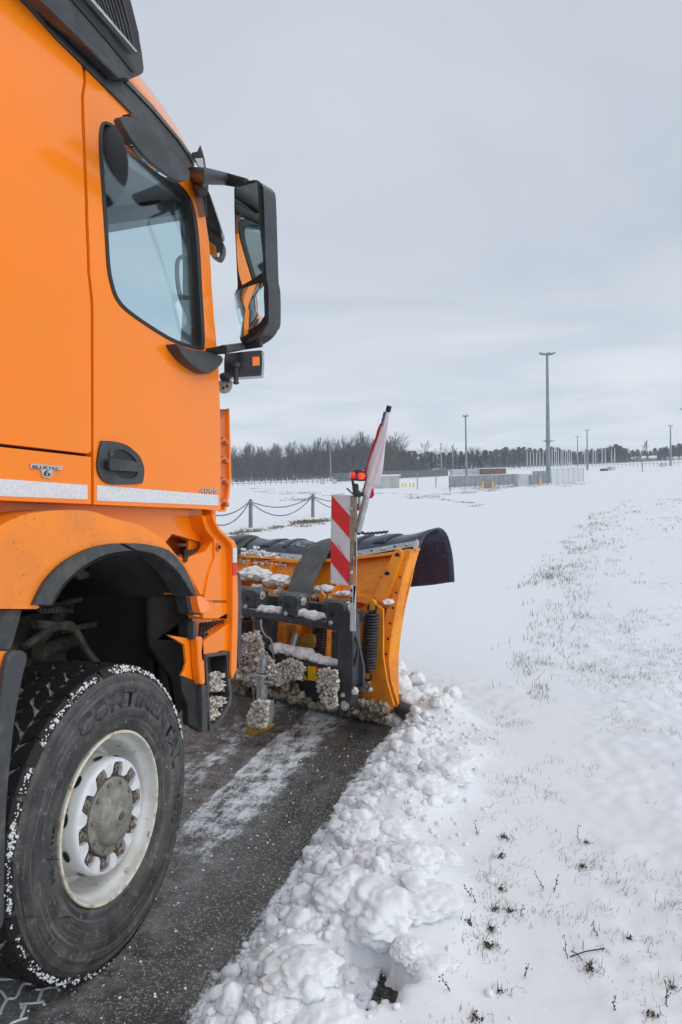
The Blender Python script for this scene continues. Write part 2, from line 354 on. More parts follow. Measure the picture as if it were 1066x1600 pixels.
# ------------------------------------------------------------------ terrain
def sstep(a, b, x):
    t = min(1, max(0, (x - a) / (b - a))); return t * t * (3 - 2 * t)
MOUNDS = [((500, 1590), .20, .10), ((470, 1530), .10, .10), ((620, 1440), .26, .22), ((560, 1430), .13, .12), ((690, 1500), .25, .12), ((560, 1330), .16, .09), ((640, 1290), .20, .12),
          ((690, 1250), .20, .15), ((650, 1190), .16, .13), ((720, 1200), .22, .10), ((650, 1120), .15, .24), ((690, 1140), .22, .20), ((735, 1120), .20, .08), ((625, 1060), .12, .16), ((660, 1560), .18, .08)]
MO = [(gnd(*p), r, h) for p, r, h in MOUNDS]
HOLE = gnd(556, 1552); HOLE2 = gnd(590, 1562)
def chunk(x, y, s, seed=0):
    d, pts = noise.voronoi(Vector((x * s + seed, y * s, seed * .37)))
    c = noise.cell(pts[0] * 7.3)
    return max(0, 1 - d[0] * 1.15) ** .6 * (.55 + .45 * c)
def far_h(x, y):
    return sstep(70, 320, y) * (3.1 * min(1.4, max(-.15, x / max(y, 1) / .44))) + .25 * noise.noise(Vector((x * .02, y * .02, 3))) * sstep(25, 60, y)
def snow_h(x, y):
    q = qof(x, y)
    base = .045 + far_h(x, y)
    if y < 60:
        base += .018 * noise.noise(Vector((x * .6, y * .6, 0))) + .006 * noise.noise(Vector((x * 3, y * 3, 5)))
        base += .035 * sstep(1.1, 1.9, q) * (1 + noise.noise(Vector((x * 1.3, y * 1.3, 9))))
        if q > 1.0 and y < 25: base += (.014 * noise.noise(Vector((x * 5, y * 5, 5))) + .012 * noise.noise(Vector((x * 14, y * 14, 5)))) * sstep(.9, 1.5, q)
    if y > 9 or q > 3: return base
    pc = plc(x, y)
    w1 = .06 * noise.noise(Vector((x * 3.5, y * 3.5, 2))) + .03 * noise.noise(Vector((x * 11, y * 11, 4)))
    qq = q + w1
    # cleared carriageway behind the blade
    if pc > .18 + w1:
        blade = 1 - sstep(.18, .55, pc)
        if q < .45: base += blade * .10 * (.5 + chunk(x, y, 6))
        if q < 1.3: return base + .02 * chunk(x, y, 9) * sstep(1.2, .3, q) * (pc < 1.2)
        return base
    if qq < -.0 and q < .4:
        if q > -3.6: return -.06
    env = sstep(0, .10, qq) * (1 - sstep(.45, 1.10, q))
    h = 0
    for P, r, a in MO:
        a *= .50; d2 = ((x - P.x) ** 2 + (y - P.y) ** 2) / (r * r)
        if d2 < 6: h = max(h, a * math.exp(-d2 * 1.1))
    wx = x + .05 * noise.noise(Vector((x * 8, y * 8, 1))); wy = y + .05 * noise.noise(Vector((x * 8, y * 8, 7)))
    ch = .05 * chunk(wx, wy, 4.5) + .05 * chunk(wx, wy, 10, 3) + .03 * chunk(wx, wy, 22, 5)
    k = min(1, h / .10)
    near = (1 - sstep(.25, .7, q))
    out = base * sstep(.02, .16, qq) + env * (.02 + h + ch * (.35 + .65 * k) * max(near, k)) + env * .02 * noise.noise(Vector((x * 5, y * 5, 8)))
    for H, rr in ((HOLE, .17), (HOLE2, .13)):
        d = math.hypot((x - H.x) * 1.0, (y - H.y)) / rr + .5 * noise.noise(Vector((x * 14, y * 14, 3)))
        out = out * sstep(.45, 1.15, d) + (-.05) * (1 - sstep(.45, 1.15, d))
    return out
def gridlines(a, b, step, lo, hi, g=1.16):
    v = [a + i * step for i in range(int(round((b - a) / step)) + 1)]
    s = step; x = b
    while x < hi: s *= g; x += s; v.append(x)
    s = step; x = a; pre = []
    while x > lo: s *= g; x -= s; pre.append(x)
    return list(reversed(pre)) + v
xs = gridlines(-.9, 2.8, .021, -750, 780, 1.13); ys = gridlines(2.3, 6.6, .022, -60, 850, 1.085)
bm = bmesh.new(); rows = []
for y in ys: rows.append([bm.verts.new((x, y, snow_h(x, y))) for x in xs])
for j in range(len(ys) - 1):
    A, B = rows[j], rows[j + 1]
    for i in range(len(xs) - 1): bm.faces.new((A[i], A[i + 1], B[i + 1], B[i]))
sn = link('snow_covered_ground', bm, M['snow'], angle=80, recalc=False)
tag(sn, kind='structure')

# soil under the verge
soil = mat('verge_soil', (.03, .028, .025), .9, col2=(.09, .085, .08), nscale=40, bump=.9, bscale=60, spots=(.45, .46, .48), sscale=50, slo=.60, shi=.64)
bm = bmesh.new(); box(bm, (3, 6, -.035), Vector((1, 0, 0)), Vector((0, 1, 0)), Z1, 16, 20, .03)
tag(link('verge_soil', bm, soil, smooth=False), kind='structure')

# asphalt carriageway
def asphalt():
    m = bpy.data.materials.new('wet_asphalt'); m.use_nodes = True; t = m.node_tree; p = t.nodes['Principled BSDF']
    co = N(t, 'ShaderNodeTexCoord'); O = co.outputs['Object']
    def vm(op, vec, a):
        n = N(t, 'ShaderNodeVectorMath', operation=op); n.inputs[1].default_value = a; t.links.new(vec, n.inputs[0]); return n
    def mt(op, a, b=None, c=None):
        n = N(t, 'ShaderNodeMath', operation=op)
        for i, v in enumerate((a, b, c)):
            if v is None: continue
            if isinstance(v, (int, float)): n.inputs[i].default_value = v
            else: t.links.new(v, n.inputs[i])
        return n.outputs[0]
    def nz(scale, det=4, rough=.6, vec=O):
        n = N(t, 'ShaderNodeTexNoise', Scale=scale, Detail=det, Roughness=rough); t.links.new(vec, n.inputs['Vector']); return n.outputs['Fac']
    def mr(v, a, b, c=0., d=1.):
        n = N(t, 'ShaderNodeMapRange', interpolation_type='SMOOTHSTEP'); n.inputs['From Min'].default_value = a; n.inputs['From Max'].default_value = b; n.inputs['To Min'].default_value = c; n.inputs['To Max'].default_value = d; t.links.new(v, n.inputs['Value']); return n.outputs['Result']
    rel = vm('SUBTRACT', O, E0)
    q = vm('DOT_PRODUCT', rel.outputs[0], EN).outputs['Value']; s = vm('DOT_PRODUCT', rel.outputs[0], ED).outputs['Value']
    # coordinates stretched along the driving direction
    cb = N(t, 'ShaderNodeCombineXYZ'); t.links.new(q, cb.inputs[0]); t.links.new(mt('MULTIPLY', s, .22), cb.inputs[1])
    st = nz(9, 6, .65, cb.outputs[0]); fine = nz(60, 4, .7); mid = nz(11, 5, .65); crumb = nz(34, 3, .6)
    st2 = nz(34, 4, .6, cb.outputs[0]); ql = mt('ADD', q, mt('MULTIPLY', mt('SUBTRACT', st, .5), .16))
    def q_at(px, py): P = gnd(px, py); return qof(P.x, P.y)
    qs = (q_at(484, 1105) + q_at(270, 1300)) / 2          # left rim of the snow streak
    qb = (q_at(505, 1190) + q_at(300, 1390)) / 2          # right rim
    print('streak q', qs, qb, q_at(484, 1105), q_at(270, 1300), q_at(505, 1190), q_at(300, 1390), q_at(440, 1090), q_at(340, 1130))
    w = qb - qs
    P1, P2 = gnd(215, 1420), gnd(300, 1330); sf = mr(mt('ADD', s, mt('MULTIPLY', mt('SUBTRACT', mid, .5), .3)), (P1 - E0).dot(ED), (P2 - E0).dot(ED) + .3, .10, 1.)
    crisp = mr(ql, qs - .02, qs + .015)
    band = mt('MULTIPLY', crisp, mr(ql, qb - w * .30, qb + w * .25, 1., 0.))
    left = mt('MULTIPLY', mr(ql, qs - .75, qs - .25), mr(ql, qs - .2, qs - .05, 1., 0.))
    edge = mr(ql, -.10, .0)
    farl = mr(ql, qs - 1.0, qs - 1.8)
    amt = mt('MAXIMUM', mt('MULTIPLY', mt('MULTIPLY', band, sf), .60), mt('MULTIPLY', left, .50))
    amt = mt('MAXIMUM', amt, mt('MULTIPLY', edge, .85)); amt = mt('MAXIMUM', amt, mt('MULTIPLY', farl, .5))
    # streaky breakup
    br = mt('ADD', mt('ADD', mt('MULTIPLY', st, .30), mt('MULTIPLY', st2, .25)), mt('ADD', mt('MULTIPLY', mid, .45), mt('MULTIPLY', fine, .35)))
    cov = mr(mt('ADD', amt, mt('MULTIPLY', mt('SUBTRACT', br, .68), 2.3)), .36, .78)
    # loose crumbs everywhere on the left half
    cz = mt('MULTIPLY', mr(crumb, .655, .70), mr(ql, qs - .05, qb, 1., 0.)); cov = mt('MAXIMUM', cov, mt('MULTIPLY', cz, .75))
    film = mt('MAXIMUM', mt('MULTIPLY', mr(ql, qb - .1, qb + .12, 1., 0.), mr(mid, .34, .60)), mt('MULTIPLY', mt('MULTIPLY', mr(st, .46, .66), mr(fine, .40, .60)), .8))
    vor = N(t, 'ShaderNodeTexVoronoi', Scale=85); t.links.new(O, vor.inputs['Vector'])
    vc = N(t, 'ShaderNodeSeparateColor'); t.links.new(vor.outputs['Color'], vc.inputs[0])
    stone = mt('MULTIPLY', mr(vc.outputs[0], .45, .85), mr(vor.outputs['Distance'], .30, .55, 1., 0.))
    def mixc(f, a, b):
        n = N(t, 'ShaderNodeMix', data_type='RGBA'); t.links.new(f, n.inputs['Factor'])
        for k, v in (('A', a), ('B', b)):
            if isinstance(v, tuple): n.inputs[k].default_value = (*v, 1)
            else: t.links.new(v, n.inputs[k])
        return n.outputs['Result']
    base = mixc(mr(nz(3, 3), .3, .7), (.046, .045, .044), (.082, .081, .080))
    base = mixc(stone, base, mixc(vc.outputs[1], (.30, .25, .19), (.21, .25, .26)))
    base = mixc(mr(nz(120, 2), .63, .68), base, (.50, .50, .47))
    base = mixc(mt('MULTIPLY', film, .42), base, (.30, .31, .32))
    col = mixc(cov, base, (.74, .78, .83))
    t.links.new(col, p.inputs['Base Color'])
    rg = mr(cov, 0, 1, 0, .45); rr = mt('ADD', mt('ADD', .12, mt('MULTIPLY', mr(st, .35, .65), .38)), rg); t.links.new(rr, p.inputs['Roughness'])
    p.inputs['Specular IOR Level'].default_value = .35
    hb = mt('ADD', mt('MULTIPLY', cov, .9), mt('ADD', mt('MULTIPLY', vor.outputs['Distance'], -.35), mt('MULTIPLY', fine, .5)))
    bp = N(t, 'ShaderNodeBump', Strength=.75, Distance=.008); t.links.new(hb, bp.inputs['Height']); t.links.new(bp.outputs[0], p.inputs['Normal'])
    return m
bm = bmesh.new()
pts = [E0 + ED * -8 + EN * .5, E0 + ED * 14 + EN * .5, E0 + ED * 14 - EN * 3.9, E0 + ED * -8 - EN * 3.9]
vs = [bm.verts.new((p.x, p.y, 0)) for p in pts]; bm.faces.new(list(reversed(vs)))
vs = [bm.verts.new((p.x, p.y, -.015)) for p in pts]; bm.faces.new(vs)
road = link('road', bm, asphalt(), smooth=False, recalc=False); tag(road, kind='structure')
for f in road.data.polygons:
    if f.center.z > -.01 and f.normal.z < 0: f.flip()

# broken snow thrown up along the bank and by the blade
rl = random.Random(3)
def clump(bm, P, r, sq=(1, 1, .8), sub=4, k=1.0):
    vs, fs = ico(sub); q = Matrix.Rotation(rl.uniform(0, 6.3), 3, 'Z'); s = Vector((rl.uniform(-50, 50), rl.uniform(-50, 50), rl.uniform(-50, 50))); nv = []
    for v in vs:
        w_ = v + .25 * Vector((noise.noise(v * 2 + s), noise.noise(v * 2 - s), noise.noise(v * 2 + s * .5)))
        d, _p = noise.voronoi(w_ * 1.7 + s); d2, _p = noise.voronoi(w_ * 4.2 + s)
        m = 1 + k * (.30 * noise.noise(v * 1.1 + s) - .30 * (d[0] - .3) - .13 * (d2[0] - .3) + .09 * noise.noise(v * 4.5 + s) * (sub > 2) + .055 * noise.noise(v * 10 + s) + .035 * noise.noise(v * 22 + s))
        nv.append(bm.verts.new(Vector(P) + q @ Vector((v.x * sq[0], v.y * sq[1], v.z * sq[2])) * (r * m)))
    for f in fs: bm.faces.new([nv[i] for i in f])
def on_snow(px, py, lift=.0):
    G = gnd(px, py, .06); return Vector((G.x, G.y, max(snow_h(G.x, G.y), 0) + lift))
bm = bmesh.new()
BIG = [((470, 1560), .13, .35, .55), ((430, 1590), .10, .35, .55), ((500, 1612), .12, .3, .5), ((545, 1430), .15, .3, .8), ((595, 1455), .16, .3, .85), ((655, 1440), .15, .05, .6), ((640, 1385), .14, .3, .8), ((590, 1370), .12, .35, .8), ((680, 1520), .10, .0, .5),
       ((560, 1320), .11, .35, .8), ((615, 1310), .12, .35, .8), ((520, 1395), .07, .4, .8), ((505, 1450), .07, .4, .8), ((580, 1270), .08, .4, .8), ((625, 1245), .12, .4, .8), ((670, 1250), .14, .3, .75), ((700, 1235), .13, .2, .7), ((640, 1205), .10, .4, .8), ((680, 1190), .12, .3, .7), ((720, 1200), .12, .1, .6), ((640, 1345), .10, .4, .7), ((690, 1345), .11, .1, .6), ((640, 1505), .07, .2, .8), ((510, 1490), .06, .4, .8)]
for (p, r, up, fz_) in BIG: clump(bm, on_snow(*p, lift=r * (up * .4 - .22)), r * .98, (1, 1, fz_ * .66), 5, .9)
for px, py, r, off in ((620, 1045, .09, .12), (628, 1072, .11, .13), (640, 1098, .13, .12), (668, 1088, .12, .25), (690, 1110, .13, .3), (622, 1125, .11, .02), (618, 1155, .10, -.06), (705, 1085, .09, .42), (660, 1150, .13, .0), (720, 1135, .11, .25), (650, 1060, .08, .28), (690, 1150, .13, .08), (630, 1175, .09, -.08), (655, 1120, .12, .1)):
    P = PL0.P(px, py, off); clump(bm, P, r * .85, (1, .9, .9))
# medium and small pieces
n = 0
while n < 300:
    s_ = rl.uniform(-.5, 3.3); q = abs(rl.gauss(.16, .14)); P = E0 + ED * s_ + EN * q
    if plc(P.x, P.y) > .3: continue
    r = .016 + .045 * rl.random() ** 1.8; z = max(snow_h(P.x, P.y), 0)
    clump(bm, (P.x, P.y, z + r * .1), r, (1, rl.uniform(.7, 1), rl.uniform(.6, .9)), 3); n += 1
n = 0
while n < 1500:
    s_ = rl.uniform(-.5, 3.3); q = .12 + abs(rl.gauss(0, .30)); P = E0 + ED * s_ + EN * q
    if plc(P.x, P.y) > .3 or math.hypot(P.x - HOLE.x, P.y - HOLE.y) < .05: continue
    r = .003 + .018 * rl.random() ** 3.5; clump(bm, (P.x, P.y, max(snow_h(P.x, P.y), 0) + r * .2), r, (1, rl.uniform(.7, 1), .7), 2); n += 1
n = 0
while n < 620:
    s_ = rl.uniform(-.5, 3.4); q = abs(rl.gauss(.03, .06)) - .02; P = E0 + ED * s_ + EN * q
    if plc(P.x, P.y) > .1: continue
    r = .004 + .014 * rl.random() ** 2.2; z = max(snow_h(P.x, P.y), 0)
    clump(bm, (P.x, P.y, z + r * .4), r, (1, rl.uniform(.7, 1), rl.uniform(.6, .9)), 2); n += 1
for px, py, r in ((350, 1560, .024), (362, 1590, .03), (395, 1580, .026), (425, 1510, .026), (440, 1490, .018), (462, 1440, .018), (520, 1345, .022), (505, 1345, .016), (560, 1255, .016), (330, 1592, .016), (535, 1548, .018), (602, 1545, .018), (620, 1585, .014)):
    clump(bm, on_snow(px, py, r * .5), r, (1, .9, .8), 3)
tag(link('snow_chunks', bm, M['packed'], angle=75), kind='stuff')

# crumbs of snow on the cleared road
bm = bmesh.new()
for i in range(900):
    s = rl.uniform(-.2, 4.5); q = -abs(rl.gauss(0, .9)) - .01; P = E0 + ED * s + EN * q
    if plc(P.x, P.y) > -.05: continue
    lump(bm, (P.x, P.y, .001), .002 + .006 * rl.random() ** 4, 1, (1, 1, .6), .6)
tag(link('snow_crumbs', bm, M['packed'], angle=60), kind='stuff')

# ------------------------------------------------------------------ the truck
truck = thing('truck', (T.O.x, T.O.y, 0), 'orange heavy winter service truck with white wheel standing on the cleared wet road', 'truck')
L = lambda *a: T.W(*a)
UR = -1.25                                   # rear end of the cab
def lb(px, py, off=0): return T.ab(px, py, off)
# side panels
rear = [(-250, -235), (-80, -115), (50, 14), (90, 60), (127.5, 97), (129.5, 108), (131, 126), (127, 150), (128, 190), (131, 260), (134, 350), (137, 425), (142, 470), (142.5, 500), (143, 705), (138, 709), (0, 693), (-250, 664)]
panel('cab_side_panel', T, rear, 0, .035, M['orange'], truck, .006, grid=-.08)
lower = [(-250, 670), (0, 698), (143, 714), (143, 787), (141, 788), (0, 782), (-250, 775)]
lp = panel('lower_side_panel', T, lower, 0, .035, M['orange'], truck, .006)
door_o = [(134, 105), (150, 121), (207, 177), (262, 230), (294, 264), (304, 277), (314, 296), (321, 338), (327, 380), (331, 450), (334, 492), (338.5, 539), (342, 581), (344, 640), (345, 700), (345, 796), (343, 798), (312, 795), (147, 788), (146.5, 700), (146.5, 500), (146, 470), (141, 425), (138.5, 350), (135.5, 260), (132.5, 190), (131.5, 150), (135, 128)]
win = catmull([(157, 205), (162, 191), (173, 192), (192, 205), (236, 245), (274, 281), (295, 304), (306, 333), (312, 380), (316, 450), (319, 500), (320, 540), (312, 546), (274, 535), (236, 513), (198, 486), (182, 467), (174, 445), (168.5, 415), (165, 359), (160, 290), (156.5, 235)], 3)
cx = sum(p[0] for p in win) / len(win); cy = sum(p[1] for p in win) / len(win)
def inset(pts, d):
    o = []; L_ = len(pts)
    ar = sum(pts[i][0] * pts[(i + 1) % L_][1] - pts[(i + 1) % L_][0] * pts[i][1] for i in range(L_))
    for i in range(L_):
        a, b = Vector(pts[i - 1]), Vector(pts[(i + 1) % L_]); t = (b - a).normalized(); n = Vector((-t.y, t.x)) * (1 if ar > 0 else -1)
        o.append((pts[i][0] + n.x * d, pts[i][1] + n.y * d))
    return o
door = panel('door', T, door_o, 0, .035, M['orange'], truck, .005, holes=[win], grid=-.08)
panel('window_seal', T, inset(win, -.4), -.004, .03, M['seal'], door, .003, holes=[inset(win, 4.6)])
panel('window', T, inset(win, 4.2), .022, .004, M['glass'], door, 0)
# black gap behind the panel joints
panel('joint_backing', T, [(-240, 640), (120, 690), (124, 90), (160, 120), (160, 180), (152, 260), (160, 470), (158, 700), (330, 740), (330, 790), (150, 785), (-240, 770)], .036, .02, M['dark'], truck, 0, grid=-.15)
# reflective tape
panel('reflective_tape', T, [(-250, 726), (0, 748), (137, 758), (137, 780.5), (0, 775), (-250, 760)], -.0015, .002, M['tape'], truck, 0)
panel('reflective_tape', T, [(152, 758), (341, 773.5), (342, 790), (152, 782)], -.0015, .002, M['tape'], door, 0)
# badge
bd = panel('badge', T, [(48.7, 724), (97.8, 728.3), (97.8, 734.3), (83.5, 734.2), (81.5, 744), (79, 746.5), (69, 746), (67, 744), (64.5, 732.6), (49, 731)], -.006, .006, M['chrome'], lp, .001)
def text_on(s, pl, c, w_, h_, off, m, par, slant=0, mirror=False, name='lettering'):
    """c = pixel centre, w_/h_ in pixels"""
    b = text_mesh(s, 1.0); x0 = min(v.co.x for v in b.verts); x1 = max(v.co.x for v in b.verts); y0 = min(v.co.y for v in b.verts); y1 = max(v.co.y for v in b.verts)
    a0, b0 = pl.ab(c[0] - w_ / 2, c[1], off); a1, b1 = pl.ab(c[0] + w_ / 2, c[1] + slant, off); _, bt = pl.ab(c[0], c[1] - h_ / 2, off); _, bb = pl.ab(c[0], c[1] + h_ / 2, off)
    for v in b.verts:
        u = (v.co.x - x0) / (x1 - x0); t = (v.co.y - y0) / (y1 - y0)
        if mirror: u = 1 - u
        v.co = pl.W(a0 + (a1 - a0) * u, b0 + (b1 - b0) * u + (t - .5) * (bt - bb), off + pl.prof(b0))
    return link(name, b, m, par, smooth=False, recalc=False)
text_on('BLUETEC', T, (73, 729.2), 42, 4.6, -.0075, M['navy'], lp, slant=3.6)
text_on('6', T, (74.3, 739.3), 10, 10, -.0075, M['navy'], lp)
text_on('4066', T, (326, 767), 27, 9, -.003, M['chrome'], door, slant=-1, name='model_lettering')
text_on('4066', T, (325.2, 767.6), 27, 9, -.0012, M['navy'], door, slant=-1, name='model_lettering')
# door handle
hr = catmull([(162.5, 688.5), (180, 690), (198, 695), (211, 705), (219.5, 714), (225, 728), (226, 737), (224, 752), (218, 756), (195, 757), (171, 756), (158, 745.5), (153, 729), (155, 707.5), (159, 691)], 2)
sc_ = catmull([(184, 702), (200, 707), (213, 720), (216, 733), (212, 745), (200, 748), (188, 746), (180, 738), (177, 722), (178, 708)], 3)
hd = panel('handle_recess', T, hr, -.008, .012, M['black'], door, .004, holes=[sc_])
panel('recess_floor', T, inset(sc_, -2), -.003, .004, M['seal'], hd, 0)
hb = panel('door_handle', T, catmull([(172, 719), (178, 716.5), (200, 719), (220, 724), (222.5, 727), (222, 734), (218, 737), (200, 736), (178, 735), (172, 732)], 3), -.030, .014, M['black'], door, .005)
bm = bmesh.new(); Pk = T.P(174.5, 709.5, -.012); tube(bm, [Pk, Pk + T.c * .01], .011, 16); link('door_lock', bm, M['gloss'], door)
# drip rail, roof and header
rail = [(-250, -235), (-80, -115), (50, 14), (90, 60), (127.5, 97), (207, 177), (262, 230), (294, 264), (301, 262), (306, 259), (292, 238), (279, 219), (236, 169), (196, 127), (150, 84), (80, 10), (-60, -150), (-250, -290)]
panel('drip_rail', T, rail, -.012, .05, M['black'], truck, .006, grid=-.08)
panel('drip_rail_lip', T, [(196, 127), (236, 169), (279, 219), (292, 238), (303, 256), (306, 253.5), (297, 237), (282, 216), (240, 165), (201, 124)], -.020, .03, M['gloss'], truck, .004)
bm = bmesh.new(); stations = []
silh = [(100, -40), (150, 22), (190, 78), (219, 119), (253, 163), (279, 203), (295, 235), (306, 257)]
inn = [(60, -10), (110, 50), (160, 95), (196, 128), (236, 170), (279, 221), (292, 240), (300, 262)]
for k in range(len(silh)):
    row = [T.P(*inn[k], .03)]
    for j, ww in enumerate((.10, .20, .32, .48)):
        f = (j + 1) / 4; px = inn[k][0] + (silh[k][0] - inn[k][0]) * math.sin(f * math.pi / 2); py = inn[k][1] + (silh[k][1] - inn[k][1]) * math.sin(f * math.pi / 2)
        row.append(T0.P(px, py, .12 + ww))
    la = row[-1]
    for ww in (1.0, 1.6, 1.95): row.append(la + T.c * (ww - .48))
    stations.append([bm.verts.new(p) for p in row])
for A, B in zip(stations, stations[1:]):
    for k in range(len(A) - 1): bm.faces.new((A[k], A[k + 1], B[k + 1], B[k]))
rf = link('roof', bm, M['orange'], truck, angle=60); s_ = rf.modifiers.new('s', 'SOLIDIFY'); s_.thickness = .02
# roof-top fairing with ribbed grille
fair = [(-250, -300), (-60, -150), (60, -8), (140, 72), (182, 118), (190, 125), (203, 124), (218, 118), (224, 114), (225.5, 108), (222, 80), (215, 45), (204, -2), (190, -60), (165, -150), (60, -300), (-250, -420)]
fa = panel('roof_fairing', T0, fair, .13, 1.75, M['black'], truck, .018, seg=3)
panel('fairing_ledge', T0, [(-60, -150), (60, -12), (128, 52), (178, 100), (206, 122), (186, 122.5), (140, 76), (60, -2), (-60, -140)], .10, .05, M['gloss'], fa, .008)
panel('fairing_groove', T0, [(-60, -212), (60, -78), (96, -34), (150, 32), (196, 86), (213, 112), (208, 113), (190, 90), (144, 36), (90, -26), (54, -66), (-60, -196)], .125, .02, M['seal'], fa, 0)
panel('grille_backing', T0, [(142, -2), (214, 82), (220, 78), (217, 52), (203, -4), (180, -110), (100, -110)], .122, .02, M['seal'], fa, 0)
panel('grille_trim', T0, [(90, -60), (142, 0), (213, 82), (215, 80), (145, -3), (93, -63)], .100, .02, M['galv'], fa, .001)
for k in range(11):
    f = .06 + k * .088; x0, y0 = 142 + 72 * f, 82 * f
    bm = bmesh.new(); tube(bm, [T0.P(x0, y0, .112), T0.P(x0 - 8 - 10 * (1 - f), y0 - 40, .114), T0.P(x0 - 22 - 20 * (1 - f), y0 - 95, .118)], .0045, 6); link('grille_rib', bm, M['gloss'] if k % 3 else M['black'], fa)
# cab shell
def lbox(name, u0, u1, w0, w1, z0, z1, m, par=truck, bev=.01):
    bm = bmesh.new(); box(bm, L((u0 + u1) / 2, (z0 + z1) / 2, (w0 + w1) / 2), T.a, T.c, Z1, u1 - u0, w1 - w0, z1 - z0); return link(name, bm, m, par, bevel=bev)
lbox('cab_back_wall', UR, UR + .04, .04, 2.25, 1.5, 3.12, M['liner'])
lbox('headliner', UR, .98, .16, 2.14, 3.04, 3.10, M['liner'])
lbox('cab_floor', UR, .92, .2, 2.2, 1.55, 1.60, M['dark'])
lbox('dashboard', .72, .98, .10, 2.2, 1.6, 2.12, M['dash'])
lbox('front_panel', .955, 1.0, .05, 2.25, 1.42, 2.1, M['orange'], bev=.02)
lbox('windscreen_header', .93, .975, .18, 2.1, 2.98, 3.10, M['greyin'])
ws = lbox('windscreen', .985, .99, .10, 2.2, 2.1, 3.0, M['glass'], bev=0)
panel('cab_side_panel', Plane(T.O + T.c * 2.27, T.a), [(UR, 1.5), (UR, 3.1), (.9, 3.1), (1.0, 2.3), (1.0, 1.5)], 0, .03, M['orange'], truck, .01, holes=[[(.0, 2.2), (.0, 2.95), (.72, 2.95), (.86, 2.6), (.88, 2.2)]], local=True)
WS = Plane(L(.94, 0, 0), Vector((T.a.y, -T.a.x, 0)))
panel('sun_visor', WS, catmull([(199, 310), (236, 281), (268, 283), (274, 299), (250, 312), (225, 321), (165, 335), (164, 318)], 2), -.03, .02, M['black'], truck, .004)
strip = mat('tinted_strip', (.10, .14, .14), .3, alpha=.55)
panel('windscreen_strip', WS, [(155, 333), (225, 322), (322, 296), (324, 338), (300, 342), (235, 352), (155, 366)], .03, .002, strip, ws, 0)
text_on('WWW.', WS, (196, 343), 56, 15, .024, M['ochre'], ws, slant=-9, mirror=True, name='strip_lettering')
text_on('WWW', WS, (262, 327), 62, 15, .024, M['greyin'], ws, slant=-12, mirror=True, name='strip_lettering')
panel('pillar_trim', T, [(288, 300), (300, 312), (309, 345), (313, 400), (318, 470), (322, 550), (296, 545), (300, 470), (300, 400), (296, 350)], .07, .05, M['liner'], truck, .01, grid=-.1)
bm = bmesh.new(); tube(bm, catmull([T.P(296, 400, .07), T.P(285, 401, .10), T.P(278, 408, .12), T.P(277, 430, .12), T.P(280, 455, .12), T.P(288, 480, .11), T.P(297, 497, .08), T.P(300, 515, .07)], 5, False), .010, 10); link('grab_handle', bm, M['liner'], truck)
# seat
seat = lbox('seat', -.35, .2, .35, .95, 1.6, 2.05, M['cloth'], bev=.06)
bm = bmesh.new(); lump(bm, T0.P(168, 255, .16), .13, 3, (.7, .6, 1.25), .05); link('headrest', bm, M['cloth'], truck)
bm = bmesh.new(); box(bm, L(-.30, 2.3, .65), T.a, T.c, Z1, .14, .5, .75); link('seat_back', bm, M['cloth'], truck, bevel=.03)

# kerb mirror above the window
kb = catmull([(188.5, 187), (196, 181.6), (206, 184), (225, 195.6), (247.5, 218), (262.6, 231), (289, 257.5), (297, 271), (295, 281), (287, 284), (270, 279), (255, 267), (232.5, 250), (214, 229), (200.6, 209)], 2)
km = panel('kerb_mirror', T0, kb, -.10, .03, M['black'], truck, .014, seg=4)
panel('mirror_glass', T0, catmull([(199, 203), (208, 212), (222, 233), (240, 251), (266, 277), (256, 273), (238, 260), (220, 243), (207, 225)], 2), -.09, .012, M['mirror'], km, 0)
panel('mirror_mount', T0, catmull([(206, 177), (215, 181), (235, 200), (250, 214), (262, 230), (262, 235), (250, 228), (225, 199), (206, 186)], 2), -.05, .04, M['gloss'], km, .01)
# main mirror
BT = R(9); nrm = -T.a * math.cos(BT) + T.c * math.sin(BT); cc = -nrm
MP = Plane(L(1.08, 0, -.24), Vector((cc.y, -cc.x, 0)))
def zz(l, s=3.635, ox=260, oy=200): return [(ox + x / s, oy + y / s) for x, y in l]
house = catmull(zz([(385, 350), (400, 325), (440, 305), (500, 294), (522, 300), (545, 325), (554, 370), (562, 600), (570, 850), (580, 900), (582, 1090), (565, 1130), (540, 1170), (490, 1208), (440, 1224), (418, 1200), (412, 1120), (392, 1060), (386, 960), (398, 915), (404, 890), (390, 600)]), 2)
mir = panel('door_mirror', MP, house, 0, .11, M['gloss'], truck, .025, seg=4)
panel('mirror_bezel', MP, catmull(zz([(388, 350), (405, 325), (505, 300), (528, 320), (536, 500), (552, 740), (550, 850), (560, 880), (570, 1040), (562, 1090), (500, 1170), (428, 1205), (415, 1150), (388, 1010), (390, 940), (408, 905), (398, 700)]), 2), -.006, .01, M['seal'], mir, .003)
panel('mirror_glass', MP, catmull(zz([(394, 350), (410, 335), (500, 312), (519, 316), (525, 500), (545, 700), (549, 790), (540, 825), (440, 888), (428, 880), (408, 800), (396, 600)]), 2), -.011, .004, M['mirror'], mir, 0)
